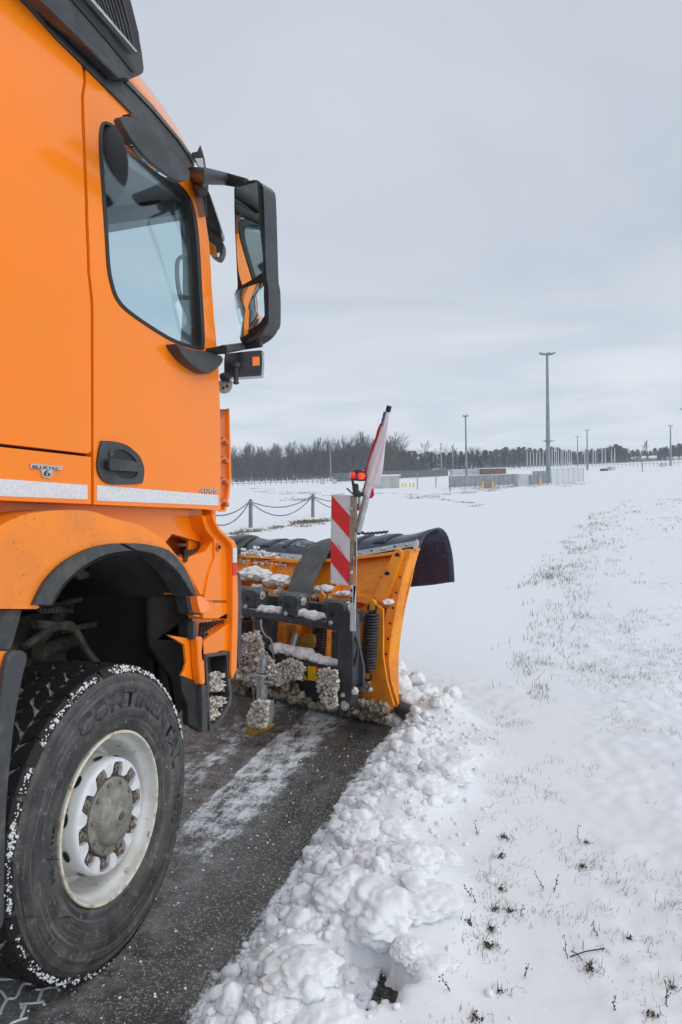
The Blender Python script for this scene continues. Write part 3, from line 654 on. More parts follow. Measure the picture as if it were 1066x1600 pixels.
# convex lower glass
lg = zz([(398, 935), (470, 905), (553, 884), (560, 960), (564, 1040), (558, 1080), (500, 1145), (432, 1192), (420, 1150), (398, 1060), (390, 1000)])
bm = bmesh.new(); A = [MP.ab(*p) for p in catmull(lg, 3)]; ca = sum(p[0] for p in A) / len(A); cb_ = sum(p[1] for p in A) / len(A)
rg = []
for k in range(7):
    f = 1 - k / 6.2; rg.append([bm.verts.new(MP.W(ca + (p[0] - ca) * f, cb_ + (p[1] - cb_) * f, -.010 - .022 * (1 - f * f))) for p in A])
for A1, B1 in zip(rg, rg[1:]):
    for k in range(len(A1)): bm.faces.new((A1[k], A1[(k + 1) % len(A1)], B1[(k + 1) % len(A1)], B1[k]))
bm.faces.new(rg[-1]); link('mirror_glass', bm, M['mirror'], mir, angle=60)
# arms
bm = bmesh.new(); tube(bm, [T.P(298, 272, .05), T0.P(320, 275, -.05), MP.P(350, 279, .04), MP.P(385, 287, .04)], [.035, .036, .030, .024], 14); link('mirror_arm', bm, M['black'], mir)
bm = bmesh.new(); tube(bm, [T.P(297, 285, .03), T.P(312, 292, .0), T0.P(318, 300, .0)], [.05, .045, .02], 12); link('arm_foot', bm, M['black'], mir)
bm = bmesh.new(); tube(bm, [T0.P(318, 551, .02), T0.P(350, 546, -.1), MP.P(380, 541, .03), MP.P(409, 538, .04)], [.016, .020, .018, .014], 12); link('mirror_arm', bm, M['black'], mir)
panel('mirror_arm_base', T0, catmull([(276, 537), (296, 545), (322, 549), (346, 556), (348, 566), (338, 577), (326, 584), (312, 577), (296, 566), (284, 552)], 2), -.05, .07, M['black'], door, .015, seg=3)
# headlamp (work light) below the mirror
FQ = Plane(L(1.12, 0, -.16), Vector((1, 0, 0)))
wl = panel('work_light', FQ, catmull(zz([(332, 1290), (350, 1280), (530, 1262), (542, 1275), (545, 1320), (540, 1395), (520, 1408), (350, 1416), (332, 1405), (328, 1350)]), 2), 0, .10, M['gloss'], truck, .012, seg=3)
panel('side_reflector', FQ, zz([(488, 1300), (528, 1297), (530, 1348), (490, 1352)]), -.005, .01, M['amber'], wl, .002)
bm = bmesh.new(); tube(bm, [FQ.P(369, 573, -.015), FQ.P(369, 600, -.015)], .012, 10); lump(bm, FQ.P(369, 571, -.012), .024, 2, (1, 1, .8), .05); lump(bm, FQ.P(369, 598, -.015), .017, 1, (1, 1, .6), .02); link('lamp_bolt', bm, M['black'], wl)
bm = bmesh.new(); prism(bm, FQ, catmull(zz([(300, 1435), (360, 1432), (376, 1440), (372, 1475), (350, 1503), (305, 1503)]), 2), .02, .012); link('lamp_bracket', bm, M['galv'], wl, bevel=.002)
for px, py in ((349, 606), (355, 603)):
    bm = bmesh.new(); Pb = FQ.P(px, py, .012); tube(bm, [Pb, Pb + FQ.c * .012], .007, 10); link('bracket_hole', bm, M['seal'], wl)
bm = bmesh.new(); tube(bm, [FQ.P(348, 590, .01), FQ.P(352, 588, 0), FQ.P(360, 592, 0)], .022, 10); link('lamp_joint', bm, M['black'], wl)
# front mirrors seen past the windscreen pillar
FR = Plane(L(1.13, 0, .12), Vector((1, 0, 0)))
fm = panel('front_mirror', FR, catmull(zz([(205, 345), (235, 350), (255, 400), (285, 490), (316, 590), (306, 612), (282, 590), (250, 565), (215, 500), (203, 440)]), 2), 0, .10, M['gloss'], truck, .012, seg=3)
panel('front_mirror_arm', FR, zz([(195, 350), (220, 345), (250, 470), (240, 560), (205, 500)]), .05, .05, M['black'], fm, .005)
fm2 = panel('front_mirror', FR, catmull(zz([(225, 530), (250, 540), (290, 590), (322, 650), (322, 700), (300, 740), (262, 725), (235, 690), (225, 600)]), 2), .02, .09, M['black'], truck, .012, seg=3)
panel('mirror_glass', FR, catmull(zz([(232, 640), (262, 655), (296, 690), (304, 720), (294, 734), (262, 722), (238, 690)]), 2), .012, .004, M['mirror'], fm2, 0)
FT = Plane(L(1.0, 0, .25), Vector((1, 0, 0)))
mk = panel('roof_lamp', FT, zz([(140, 140), (175, 132), (192, 92), (205, 135), (214, 165), (224, 240), (200, 238), (170, 200), (145, 165)]), 0, .03, M['black'], truck, .004)
panel('lamp_lens', FT, zz([(162, 172), (205, 170), (216, 232), (200, 234), (176, 205)]), -.006, .01, M['tape'], mk, .002)

# slatted air deflector at the cab corner
dfl = panel('air_deflector', T0, [(345, 655), (350, 650), (356, 642), (358.5, 638), (360, 700), (361, 745), (358, 775), (352, 798), (345.5, 797)], .06, .5, M['slat'], truck, .006)
panel('deflector_edge', T0, [(357.5, 642), (359, 638), (361, 700), (362, 745), (359, 776), (353, 799.5), (345.5, 799), (345.5, 796), (351, 796), (356, 774), (358.8, 745), (358.5, 700)], .045, .02, M['orange'], dfl, .002)
for y0 in (682, 711, 744, 778):
    panel('deflector_slat', T0, [(345.5, y0 + 6), (351, y0 + 1), (358.5, y0 + 8), (358.3, y0 + 14), (350, y0 + 7), (345.5, y0 + 11)], .035, .03, M['slat'], dfl, .002)

# lower body behind the steps
panel('body_lower_skirt', T0, [(-250, 772), (0, 779), (146, 785), (316, 794), (318, 805), (330, 815), (333, 842), (322, 850), (270, 835), (250, 860), (200, 830), (-250, 850)], .09, .05, M['orange'], truck, .006)
panel('step_well_back', T0, [(212, 800), (316, 800), (322, 828), (334, 842), (334, 935), (330, 1015), (302, 1015), (288, 900), (262, 864), (230, 850)], .22, .03, M['orange'], truck, .006)
panel('step_well_side', T0, [(296, 808), (316, 806), (321, 827), (334, 842), (335, 862), (322, 858), (296, 868)], .11, .02, M['orange'], truck, .006)
panel('upper_step_lip', T0, [(280, 869), (290, 872), (322, 860.5), (334.5, 843), (335, 872), (328, 893), (323.5, 912), (322.5, 932), (312, 930), (300, 905), (285, 880)], .03, .05, M['orange'], truck, .010, seg=3)
def step_tread(name, px, m_off, th, par=truck):
    """px: outline of the tread's top in the photo; it is a horizontal plate"""
    z = T0.ab(*px[0], m_off)[1]; n = Vector((0, 0, 1)); P0 = Vector((0, 0, z)); bm = bmesh.new()
    top = [bm.verts.new(hit(x, y, P0, n)) for x, y in px]; bot = [bm.verts.new(v.co - Z1 * th) for v in top]
    bm.faces.new(top); bm.faces.new(list(reversed(bot)))
    for k in range(len(px)): bm.faces.new((top[k], top[(k + 1) % len(px)], bot[(k + 1) % len(px)], bot[k]))
    o = link(name, bm, M['seal'], par, bevel=.003); pts = [hit(x, y, P0, n) for x, y in px]
    bm = bmesh.new(); c = sum(pts, Vector()) / len(pts)
    for i in range(9):
        for j in range(7):
            f, g = (i + .7) / 9.4, (j + .7) / 7.4
            P = (pts[0] * (1 - f) + pts[1] * f) * (1 - g) + (pts[3] * (1 - f) + pts[2] * f) * g
            tube(bm, [P, P + Z1 * .006], [.006, .004], 6)
    tag(link('tread_studs', bm, M['black'], o), kind='stuff')
    return o
step_tread('step_tread', [(288, 869), (321, 857), (316, 853.5), (283, 855)], .02, .03)
step_tread('step_tread', [(309, 1000), (357, 974), (350, 969), (311, 973)], .02, .02)
for px, py, off in ((301.5, 825, .105), (313.5, 841, .105)):
    bm = bmesh.new(); Pb = T0.P(px, py, off); tube(bm, [Pb, Pb - T.c * .012], .022, 16); tube(bm, [Pb - T.c * .012, Pb - T.c * .018], .011, 12); link('rubber_bump_stop', bm, M['seal'], truck)
# bumper end
panel('bumper_end', T0, [(316, 806), (322, 806), (331, 806), (334.5, 814), (343, 829), (354, 840), (361, 848), (363.5, 858), (363.5, 938.5), (328, 938.5), (320, 937), (323.5, 912), (328, 893), (336, 872), (335, 843), (322, 828)], .02, .08, M['orange'], truck, .007)
panel('bumper_end', T0, [(319, 941), (363.5, 942), (363.5, 966), (363, 968), (330, 968), (318, 967)], .02, .08, M['orange'], truck, .006)
panel('lower_step_front', T0, [(310, 1000), (319, 1001), (358, 974), (364, 969), (364, 990), (363, 1018), (345, 1018), (322, 1029), (310, 1018)], .01, .06, M['orange'], truck, .007)
fl = panel('bumper_flange', T0, [(331.5, 804.5), (334, 804), (337, 813), (345.5, 827.5), (358, 838.5), (366.5, 844), (371, 853), (372, 901), (373, 939), (372, 990), (370.5, 1047), (363.5, 1062), (361.5, 1050), (362.5, 1018), (364, 969), (364, 858), (361.5, 850), (355, 842.5), (343, 831.5), (334.5, 816)], -.012, .05, M['orange'], truck, .005)
panel('white_reflector', T0, [(364.6, 856), (370.6, 856), (370.9, 879), (364.8, 879)], -.015, .005, M['tape'], fl, .001)
panel('red_reflector', T0, [(364.8, 879.5), (370.9, 879.5), (371.3, 899), (364.9, 899)], -.015, .005, M['reflred'], fl, .001)
bm = bmesh.new(); Pb = T0.P(340, 855, .02); tube(bm, [Pb, Pb - T.c * .008], .020, 18); link('tow_cap', bm, M['slat'], truck)
bm = bmesh.new(); tube(bm, [Pb - T.c * .006, Pb - T.c * .013], .010, 12); link('cap_bolt', bm, M['seal'], truck)
bm = bmesh.new(); prism(bm, T0, catmull([(372.5, 902), (376, 903), (378, 915), (378, 1025), (376, 1036), (371.5, 1034)], 2), .03, .03); link('rubber_edge_guard', bm, M['frame'], truck, bevel=.004)
lbox('front_bumper', .88, 1.06, .34, 2.25, .95, 1.42, M['orange'], bev=.04)
lbox('bumper_valance', .90, 1.04, .34, 2.2, .45, .945, M['dark'], bev=.02)
# side marker
mkb = panel('marker_bracket', T0, [(291, 929), (303, 925), (309, 929), (316, 958), (313, 961), (297, 958)], -.015, .06, M['black'], truck, .005)
bm = bmesh.new()
prism(bm, T0, catmull([(308, 932), (318, 933), (326, 940), (328, 950), (324, 956), (315, 958), (312, 952)], 2), -.05, .05); link('side_marker_lamp', bm, M['amber'], mkb, bevel=.008, seg=3)
# bracket and lower step carrier
bm = bmesh.new(); prism(bm, T0, [(308.5, 995), (316, 994), (318.5, 1000), (321, 1040), (322, 1066), (319, 1071), (314, 1069), (311, 1040)], -.03, .04); link('step_post', bm, M['orange'], truck, bevel=.010, seg=3)
panel('step_carrier', T0, [(262, 992), (300, 998), (310, 1000), (314, 1068), (284, 1056), (289, 1047), (292, 1036), (289, 1008)], .01, .015, M['orange'], truck, .004)
panel('arch_flap_edge', T0, [(303, 971), (306, 971), (308.5, 1000), (302, 999)], -.02, .03, M['trim'], truck, .002)
# mudflaps with snow-filled pockets
panel('mudflap', T0, [(283, 1056), (318, 1069), (321, 1072), (322, 1143), (316, 1144), (295, 1132), (293, 1100), (284, 1078)], .0, .03, M['dark'], truck, .005)
panel('mudflap', T0, [(316, 1068), (323, 1071), (325, 1100), (325, 1142), (317, 1144)], -.02, .03, M['trim'], truck, .005)
pk = panel('step_pocket', T0, [(321, 1022), (360, 1017), (361, 1060), (364, 1085), (362, 1103), (340, 1138), (328, 1143), (325, 1100)], .0, .10, M['gloss'], truck, .006, holes=[[(325, 1028), (355, 1024), (356, 1062), (359, 1084), (357, 1100), (338, 1130), (330, 1134), (328, 1090)]])
panel('pocket_back', T0, [(322, 1024), (358, 1020), (362, 1085), (360, 1100), (336, 1138), (326, 1138)], .09, .02, M['grime'], pk, 0)
bm = bmesh.new(); rs = random.Random(11)
for i in range(900):
    t = rs.random(); y = 1050 + 78 * t; x = rs.uniform(327, 355 - max(0, (y - 1102) * .55))
    if 1080 < y < 1088: continue
    lump(bm, T0.P(x, y, rs.uniform(.01, .07)), rs.uniform(.003, .009), 1, (1.5, .7, .8), .9)
s_o = link('packed_snow', bm, M['dirtysnow'], pk, angle=60); tag(s_o, kind='stuff')

# mudguard
outer = catmull([(0, 821), (42, 803), (101, 797), (143, 799), (173, 809), (219, 821), (253, 842), (279, 872), (290, 888), (299, 904), (305, 920), (309, 930)], 4, False)
innr = catmull([(54, 945), (72, 910), (99, 881), (135, 860), (168, 851), (192, 849), (225, 850), (264, 860), (288, 886), (302, 914), (308, 930)], 4, False)
mg = panel('mudguard', T0, [(-250, 860), (-120, 845)] + outer + list(reversed(innr)) + [(60, 946), (62, 949), (57, 951.5), (-250, 950)], -.05, .16, M['orange_dirty'], truck, .030, seg=4)
inn2 = catmull([(80, 945), (99, 913), (129, 886), (162, 868), (198, 861), (234, 863.5), (261, 877), (282, 898), (297, 922), (304, 932)], 4, False)
panel('arch_trim', T0, innr[:len(innr) * 49 // 100] + list(reversed(inn2[:len(inn2) * 50 // 100])), -.066, .10, M['trim'], mg, .008, seg=3)
panel('arch_trim', T0, innr[len(innr) * 50 // 100:] + list(reversed(inn2[len(inn2) * 51 // 100:])), -.066, .10, M['trim'], mg, .008, seg=3)
bm = bmesh.new(); A = [T0.P(p[0], p[1], -.02) for p in inn2]; S0 = [bm.verts.new(p) for p in A]; S1 = [bm.verts.new(p + T.c * .75) for p in A]
for k in range(len(A) - 1): bm.faces.new((S0[k], S0[k + 1], S1[k + 1], S1[k]))
li = link('wheel_arch_liner', bm, M['dark'], truck, angle=60); s_ = li.modifiers.new('s', 'SOLIDIFY'); s_.thickness = .01
panel('arch_lip', T0, catmull([(237, 864), (258, 875), (276, 892), (290, 912), (296, 920), (291, 927), (298, 958), (310, 964), (312, 961), (301, 956), (295, 928), (299, 918), (291, 908), (278, 888), (262, 872), (240, 861)], 2), .02, .03, M['orange'], truck, .002)
panel('arch_front_shield', T0, [(232, 864), (262, 877), (283, 900), (292, 925), (300, 960), (303, 998), (262, 992), (290, 1010), (290, 1040), (283, 1058), (292, 1100), (278, 1118), (268, 1060), (235, 1010)], .20, .02, M['dark'], truck, .004)
lbox('arch_front_wall', .70, .73, .26, 2.2, .35, 1.52, M['dark'])
lbox('inner_arch_wall', -.9, .95, .80, .85, .5, 1.7, M['dark'])
panel('arch_rear_cover', T0, [(-250, 951), (36, 951), (30, 975), (20, 1010), (15, 1018), (-250, 1018)], .0, .1, M['trim'], truck, .01)
bm = bmesh.new(); prism(bm, T0, [(-250, 1018), (28, 1017.5), (29, 1021), (15, 1024), (0, 1075), (-40, 1180), (-250, 1180)], -.04, .1); link('rear_mudguard', bm, M['orange_dirty'], truck, bevel=.012)
panel('rear_mudguard_edge', T0, catmull([(16, 1021), (43, 1021.5), (36, 1060), (25, 1120), (17, 1190), (11, 1270), (8, 1360), (7, 1440), (-6, 1440), (-14, 1300), (-6, 1180), (4, 1080)], 3), -.06, .12, M['trim'], truck, .008)
# axle, springs and pipes in the arch
bm = bmesh.new()
def wt(px, py, off): return T0.P(px, py, off)
tube(bm, catmull([wt(40, 1010, .5), wt(75, 985, .5), (wt(105, 975, .5)), wt(118, 985, .5), wt(135, 1015, .45), wt(158, 1045, .4)], 4, False), .017, 8)
tube(bm, [wt(100, 985, .52), wt(148, 975, .55)], .013, 8)
tube(bm, [wt(55, 975, .5), wt(96, 978, .5), wt(110, 982, .5)], .02, 8)
tube(bm, [wt(60, 1020, .62), wt(140, 990, .66)], .035, 10)
tube(bm, [wt(60, 1000, .6), wt(110, 940, .7)], .03, 10)
for k in range(9): tube(bm, [wt(62 + k * 6, 948 + 2 * math.sin(k), .6), wt(64 + k * 6, 957, .6)], .012, 6)
tube(bm, [wt(60, 952, .62), wt(128, 936, .62)], .012, 8)
tube(bm, [wt(185, 880, .55), wt(206, 1000, .5)], .006, 4); tube(bm, [wt(214, 940, .45), wt(220, 1030, .4)], .005, 4)
tube(bm, [wt(184, 905, .5), wt(184, 926, .5)], .012, 6); tube(bm, [wt(190, 875, .55), wt(214, 920, .45)], .012, 6)
lump(bm, wt(128, 895, .45), .06, 2, (.6, 1, .5), .1)
link('suspension_parts', bm, M['grime'], truck)
panel('gusset_plate', T0, [(188, 925), (211, 940), (221, 1032), (216, 1030)], .48, .02, M['grime'], truck, 0)
lbox('chassis_rail', -3.0, 1.0, .72, .80, .85, 1.15, M['grime']); lbox('chassis_rail', -3.0, 1.0, 1.5, 1.58, .85, 1.15, M['grime'])
lbox('engine_underside', -.5, .9, .85, 1.5, .6, 1.5, M['dark'])

# ------------------------------------------------------------------ wheel
RT, RR = .540, .2985
WC = L(0.0, .527, 0)
wh = bpy.data.objects.new('front_wheel', None); COL.objects.link(wh); wh.parent = truck; wh['_w'] = list(WC); wh.location = WC - wloc(truck)
MW = Matrix(((-T.a.x, -T.c.x, 0, WC.x), (-T.a.y, -T.c.y, 0, WC.y), (0, 0, 1, WC.z), (0, 0, 0, 1)))
def wp(r, ph, y): return WC + T.a * (r * math.cos(ph)) + Z1 * (r * math.sin(ph)) - T.c * y
TW = .33
prof = [(.296, -.02), (.300, -.004), (.312, .004), (.330, .010), (.333, .010), (.336, .0125), (.352, .016), (.356, .0195), (.375, .023), (.40, .026), (.43, .026), (.455, .023), (.459, .026), (.463, .0235), (.485, .016), (.489, .018), (.493, .013), (.510, .003), (.522, -.008), (.527, -.020), (.528, -.04), (.530, -.16), (.528, -TW + .04), (.51, -TW), (.43, -TW - .03), (.33, -TW), (.296, -TW + .02)]
bm = bmesh.new(); lathe(bm, MW, prof, 160, closed=True); ty = link('tyre', bm, M['rubber'], wh, origin=WC, angle=50)
bm = bmesh.new(); lathe(bm, MW, [(.5275, -.035), (.5315, -.05), (.533, -.16), (.5315, -TW + .05), (.5275, -TW + .035)], 160); link('tread_grooves', bm, M['slush'], wh, origin=WC)
bm = bmesh.new(); NB = 38; ncol = 5
ppr = [(-.002, .520), (-.018, .536), (-.055, .5405)]
for i in range(NB):
    for j in range(ncol):
        y0 = -.012 - (TW - .024) * j / ncol; y1 = -.012 - (TW - .024) * (j + 1) / ncol; g = .0075
        ph0 = 2 * math.pi * (i + (.5 if j % 2 else 0)) / NB; dp = 2 * math.pi / NB; sk = dp * .30 * (1 if j % 2 else -1)
        yc = (y0 + y1) / 2; hx = [(ph0 + dp * .14 + sk, y0 - g * .5), (ph0 + dp * .84 + sk, y0 - g * .5), (ph0 + dp * .98, yc), (ph0 + dp * .84 - sk, y1 + g * .5), (ph0 + dp * .14 - sk, y1 + g * .5), (ph0 + dp * .02 if False else ph0 - dp * .02 + dp * .1, yc)]
        ro = .541 if 0 < j < ncol - 1 else .539
        top = [bm.verts.new(wp(ro, p, y)) for p, y in hx]; bot = [bm.verts.new(wp(.522, p, y)) for p, y in hx]
        bm.faces.new(top)
        for k in range(6): bm.faces.new((top[k], bot[k], bot[(k + 1) % 6], top[(k + 1) % 6]))
# shoulder lugs
for i in range(NB):
    ph = 2 * math.pi * i / NB; dp = 2 * math.pi / NB * .80
    q0 = [(.505, .0055), (.524, -.001), (.538, -.012), (.5395, -.03), (.522, -.03)]
    A = [bm.verts.new(wp(r, ph, y)) for r, y in q0]; Bv = [bm.verts.new(wp(r, ph + dp, y)) for r, y in q0]; mid = [bm.verts.new(wp(r, ph + dp / 2, y)) for r, y in q0]
    for P_, Q_ in ((A, mid), (mid, Bv)):
        for k in range(len(q0) - 1): bm.faces.new((P_[k], P_[k + 1], Q_[k + 1], Q_[k]))
    bm.faces.new(A); bm.faces.new(list(reversed(Bv)))
link('tread_blocks', bm, M['tread'], wh, origin=WC, angle=30)
# raised lettering
def ring_text(s, ph0, ph1, r0, r1, y=.0265, m=M['letter']):
    b = text_mesh(s, 1.0, bold=.035); x0 = min(v.co.x for v in b.verts); x1 = max(v.co.x for v in b.verts); yy0 = min(v.co.y for v in b.verts); yy1 = max(v.co.y for v in b.verts)
    g = bmesh.ops.extrude_face_region(b, geom=b.faces[:]); up = [v for v in g['geom'] if isinstance(v, bmesh.types.BMVert)]; ups = set(up)
    for v in b.verts:
        u = (v.co.x - x0) / (x1 - x0); t = (v.co.y - yy0) / (yy1 - yy0); r = r0 + (r1 - r0) * t
        v.co = wp(r, ph0 + (ph1 - ph0) * u, (y if v in ups else y - .006))
    return link('sidewall_lettering', b, m, wh, origin=WC, smooth=False)
ring_text('CONTINENTAL', R(118), R(4), .385, .452)
ring_text('HDC', R(-8), R(-27), .395, .445)
ring_text('315/80 R22.5', R(190), R(160), .348, .366, .0225)
# snow on the shoulder
bm = bmesh.new(); rs = random.Random(5)
ph = R(62)
while ph < R(268):
    dens = .5 + .5 * noise.noise(Vector((ph * 4, 0, 1))) + .35 * noise.noise(Vector((ph * 15, 0, 4)))
    if dens > .36:
        for _ in range(1 if dens < .55 else 2):
            r = .522 + rs.gauss(-.002, .006) * (.4 + dens); lump(bm, wp(r, ph + R(rs.uniform(-.3, .3)), (.535 - r) * .28 - .006), rs.uniform(.0012, .0025 + .0045 * dens), 2, (1, 1, 1), .5)
    ph += R(.42)
for k in range(110):
    ph = R(rs.uniform(12, 62)); lump(bm, wp(.524 + rs.gauss(0, .003), ph, -.002), rs.uniform(.0018, .005), 2, (1, 1, 1), .6)
tag(link('packed_snow', bm, M['packed'], wh, origin=WC, angle=60), kind='stuff')
# rim
bm = bmesh.new(); lathe(bm, MW, [(.2985, -.010), (.3005, .000), (.3000, .007), (.296, .010), (.291, .009), (.288, .003)], 128); link('rim_flange', bm, M['rimedge'], wh, origin=WC)
bm = bmesh.new(); lathe(bm, MW, [(.288, .004), (.284, -.012), (.278, -.030), (.268, -.036), (.262, -.050), (.258, -.075), (.254, -.12), (.246, -.150), (.228, -.155), (.218, -.13), (.208, -.08), (.202, -.045)], 128); rim = link('rim', bm, M['rim'], wh, origin=WC, angle=50)
bm = bmesh.new()
for k in range(10):
    bm = bmesh.new(); ph = 2 * math.pi * (k + .5) / 10
    c = wp(.2028, ph, -.050); nrm_ = (T.a * math.cos(ph) + Z1 * math.sin(ph)); nrm_.normalize()
    t1 = (Z1 * math.cos(ph) - T.a * math.sin(ph)); t2 = nrm_.cross(t1)
    bm.faces.new([bm.verts.new(c + nrm_ * .004 + t1 * (.024 * math.cos(a)) + t2 * (.013 * math.sin(a))) for a in [2 * math.pi * i / 16 for i in range(16)]])
    link('vent_hole', bm, M['dark'], wh, origin=WC, smooth=False)
for pts_ in ([(42, 1433), (52, 1432), (66, 1434), (80, 1433), (92, 1436), (104, 1432), (116, 1433)], [(67, 1340), (74, 1343), (84, 1342), (93, 1343)]):
    bm = bmesh.new(); tube(bm, [T0.P(x, y, -.0225) for x, y in pts_], [.001] + [.0022] * (len(pts_) - 2) + [.001], 5); link('sidewall_crack', bm, M['seal'], wh, origin=WC)
# white cover ring with ten scallops
bm = bmesh.new(); NP = 240; PH0 = R(90)
def scal(a):
    x = ((a - PH0) / (2 * math.pi / 10)) % 1.0; d = abs(x - .5) * 2       # 0 at a nut, 1 at a petal
    t = sstep(.40, .80, d); e = .1875 * (1 - t) + .141 * t
    return e
def disc_y(r): return -.006 + .010 * sstep(.20, .185, r)
rings = []
for (fr_) in (0, 1, 2, 3, 4, 5):
    row = []
    for k in range(NP):
        a = 2 * math.pi * k / NP; ri = scal(a)
        r, y = [(.202, -.075), (.2025, -.020), (.199, -.008), (.193, -.003), (ri, -.003 - .004 * (ri < .15)), (ri - .002, -.020)][fr_]
        row.append(bm.verts.new(wp(r, a, y)))
    rings.append(row)
for A, Bv in zip(rings, rings[1:]):
    for k in range(NP): bm.faces.new((A[k], A[(k + 1) % NP], Bv[(k + 1) % NP], Bv[k]))
link('cover_ring', bm, M['white'], wh, origin=WC, angle=40)
bm = bmesh.new(); lathe(bm, MW, [(.200, -.022), (.12, -.022)], 64); link('wheel_disc', bm, M['grime'], wh, origin=WC)
def bolt(bm, P, n, r, h, hexn=6):
    n = n.normalized(); x = n.orthogonal().normalized(); y = n.cross(x)
    rr = [(r, 0), (r, h * .75), (r * .82, h)]; rg = []
    for q, hh in rr: rg.append([bm.verts.new(P + n * hh + (x * math.cos(2 * math.pi * k / hexn) + y * math.sin(2 * math.pi * k / hexn)) * q) for k in range(hexn)])
    for A, Bv in zip(rg, rg[1:]):
        for k in range(hexn): bm.faces.new((A[k], A[(k + 1) % hexn], Bv[(k + 1) % hexn], Bv[k]))
    bm.faces.new(rg[-1])
for k in range(10):
    a = PH0 + 2 * math.pi * (k + .5) / 10; bm = bmesh.new()
    P = wp(.1655, a, -.022); tube(bm, [P, P - T.c * .007], .0180, 18); bolt(bm, P - T.c * .006, -T.c, .0150, .014); tube(bm, [P - T.c * .018, P - T.c * .028], .0080, 10)
    link('wheel_nut', bm, M['nut'], wh, origin=WC, angle=30)
bm = bmesh.new(); lathe(bm, MW, [(.134, -.022), (.134, -.004), (.130, .000), (.106, .002), (.101, .008), (.098, .016), (.088, .026), (.070, .031), (.035, .033), (.030, .038), (.020, .040), (.018, .036), (.0, .036)], 96)
hubo = link('hub', bm, M['hub'], wh, origin=WC, angle=40)
for k in range(10):
    bm = bmesh.new(); a = PH0 + 2 * math.pi * k / 10 + .12; bolt(bm, wp(.118, a, .001), -T.c, .0085, .008); link('hub_bolt', bm, M['nut'], wh, origin=WC, angle=30)
bm = bmesh.new(); lathe(bm, MW, [(.012, .034), (.012, .041), (.006, .042), (.0, .0405)], 24); link('hub_cap', bm, M['grime'], wh, origin=WC)
# ------------------------------------------------------------------ snow plough
a_r = PL.ab(653, 860)[0]; a_l = a_r - 3.1
base = PL0.W(a_r - 1.4, 0, -.3); base.z = 0
plough = thing('snow_plough', base, 'orange snow plough blade with black frame and rubber top flap in front of truck', 'snow plough')
PF = Plane(PL.O - PL.c * .52, PL.a)
def zf(l, s=2.665, ox=340, oy=800): return [(ox + x / s, oy + y / s) for x, y in l]
# board
board_o = [(200, 868), (372, 869), (466, 879), (500, 878), (558, 873), (618, 866), (651, 861), (643, 905), (630, 960), (621, 1005), (617, 1050), (620, 1090), (624, 1104), (600, 1099), (540, 1088), (490, 1078), (372, 1052), (200, 1015)]
board = panel('mouldboard', PL, board_o, 0, .012, M['plough'], plough, 0, grid=-.04, angle=60)
panel('top_rail', PL, [(200, 862), (372, 865.5), (466, 875.5), (500, 874.5), (558, 869.5), (618, 862), (650, 857.5), (650, 861), (618, 866.5), (558, 874), (500, 879.5), (466, 880.5), (372, 871), (200, 868)], -.05, .06, M['plough'], plough, .003)
panel('stiffening_beam', PL, [(200, 905), (400, 918), (500, 926), (560, 930), (600, 938), (598, 950), (560, 942), (500, 938), (400, 930), (200, 918)], -.10, .11, M['plough'], plough, .008)
# curved end cheek and its flange
def cheek(aa, w_, c_in, name, bl=.06, bh=None, m=M['plough']):
    bt = PL.ab(653, 858)[1] if bh is None else bh; bm = bmesh.new(); n = 26; rows = []
    for i in range(n + 1):
        b = bl + (bt - bl) * i / n; c = PL.prof(b)
        rows.append([bm.verts.new(PL.W(aa, b, c - c_in)), bm.verts.new(PL.W(aa + w_, b, c - c_in)), bm.verts.new(PL.W(aa + w_, b, c + .02)), bm.verts.new(PL.W(aa, b, c + .02))])
    for A, B in zip(rows, rows[1:]):
        for k in range(4): bm.faces.new((A[k], A[(k + 1) % 4], B[(k + 1) % 4], B[k]))
    bm.faces.new(rows[0]); bm.faces.new(list(reversed(rows[-1])))
    return link(name, bm, m, plough, bevel=.003)
bb = PL.ab(622, 1104)[1]
ck = cheek(a_r - .012, .014, .085, 'end_cheek', bb)
cf = cheek(a_r - .075, .075, .100, 'cheek_flange', bb); 
bm = bmesh.new()
for i in range(9):
    b = bb + .08 + (1.08 - bb) * i / 9.5; P = PL.W(a_r - .025, b, PL.prof(b) - .1005); tube(bm, [P, P - PL.c * .002], .009, 10)
link('bolt_holes', bm, M['seal'], cf)
# ribs
def rib(px, py, th=.012, d1=.05, d2=.26, name='rib', b0=.30):
    aa, bt = PL.ab(px, py); pts = []
    for b in [bt - (bt - b0) * k / 10 for k in range(11)]: pts.append((b, PL.prof(b)))
    back = [(b0, PL.prof(b0) - d2 * .8), (b0 + .12, PL.prof(b0 + .12) - d2), (.62, PL.prof(.62) - d2), (.78, PL.prof(.78) - d2 * .6), (.92, PL.prof(.92) - d1 * 1.3), (bt, PL.prof(bt) - d1)]
    bm = bmesh.new(); pp = pts + back; A = [bm.verts.new(PL.W(aa, b, c)) for b, c in pp]; B = [bm.verts.new(PL.W(aa + th, b, c)) for b, c in pp]
    bm.faces.new(A); bm.faces.new(list(reversed(B)))
    for k in range(len(pp)): bm.faces.new((A[k], A[(k + 1) % len(pp)], B[(k + 1) % len(pp)], B[k]))
    o = link(name, bm, M['plough'], plough, bevel=.003)
    for b, f in ((.84, .35), (.93, .4)):
        bm = bmesh.new(); P = PL.W(aa + th + .0005, b, PL.prof(b) - d2 * .45 * (1 if b < .9 else .5)); tube(bm, [P, P + PL.a * .001], .020, 14); link('rib_hole', bm, M['signwhite'], o)
    return o
for px, py in ((300, 868), (432, 877), (543, 876)): rib(px, py)
rib(395, 873, d2=.16); rib(500, 879, d2=.16)
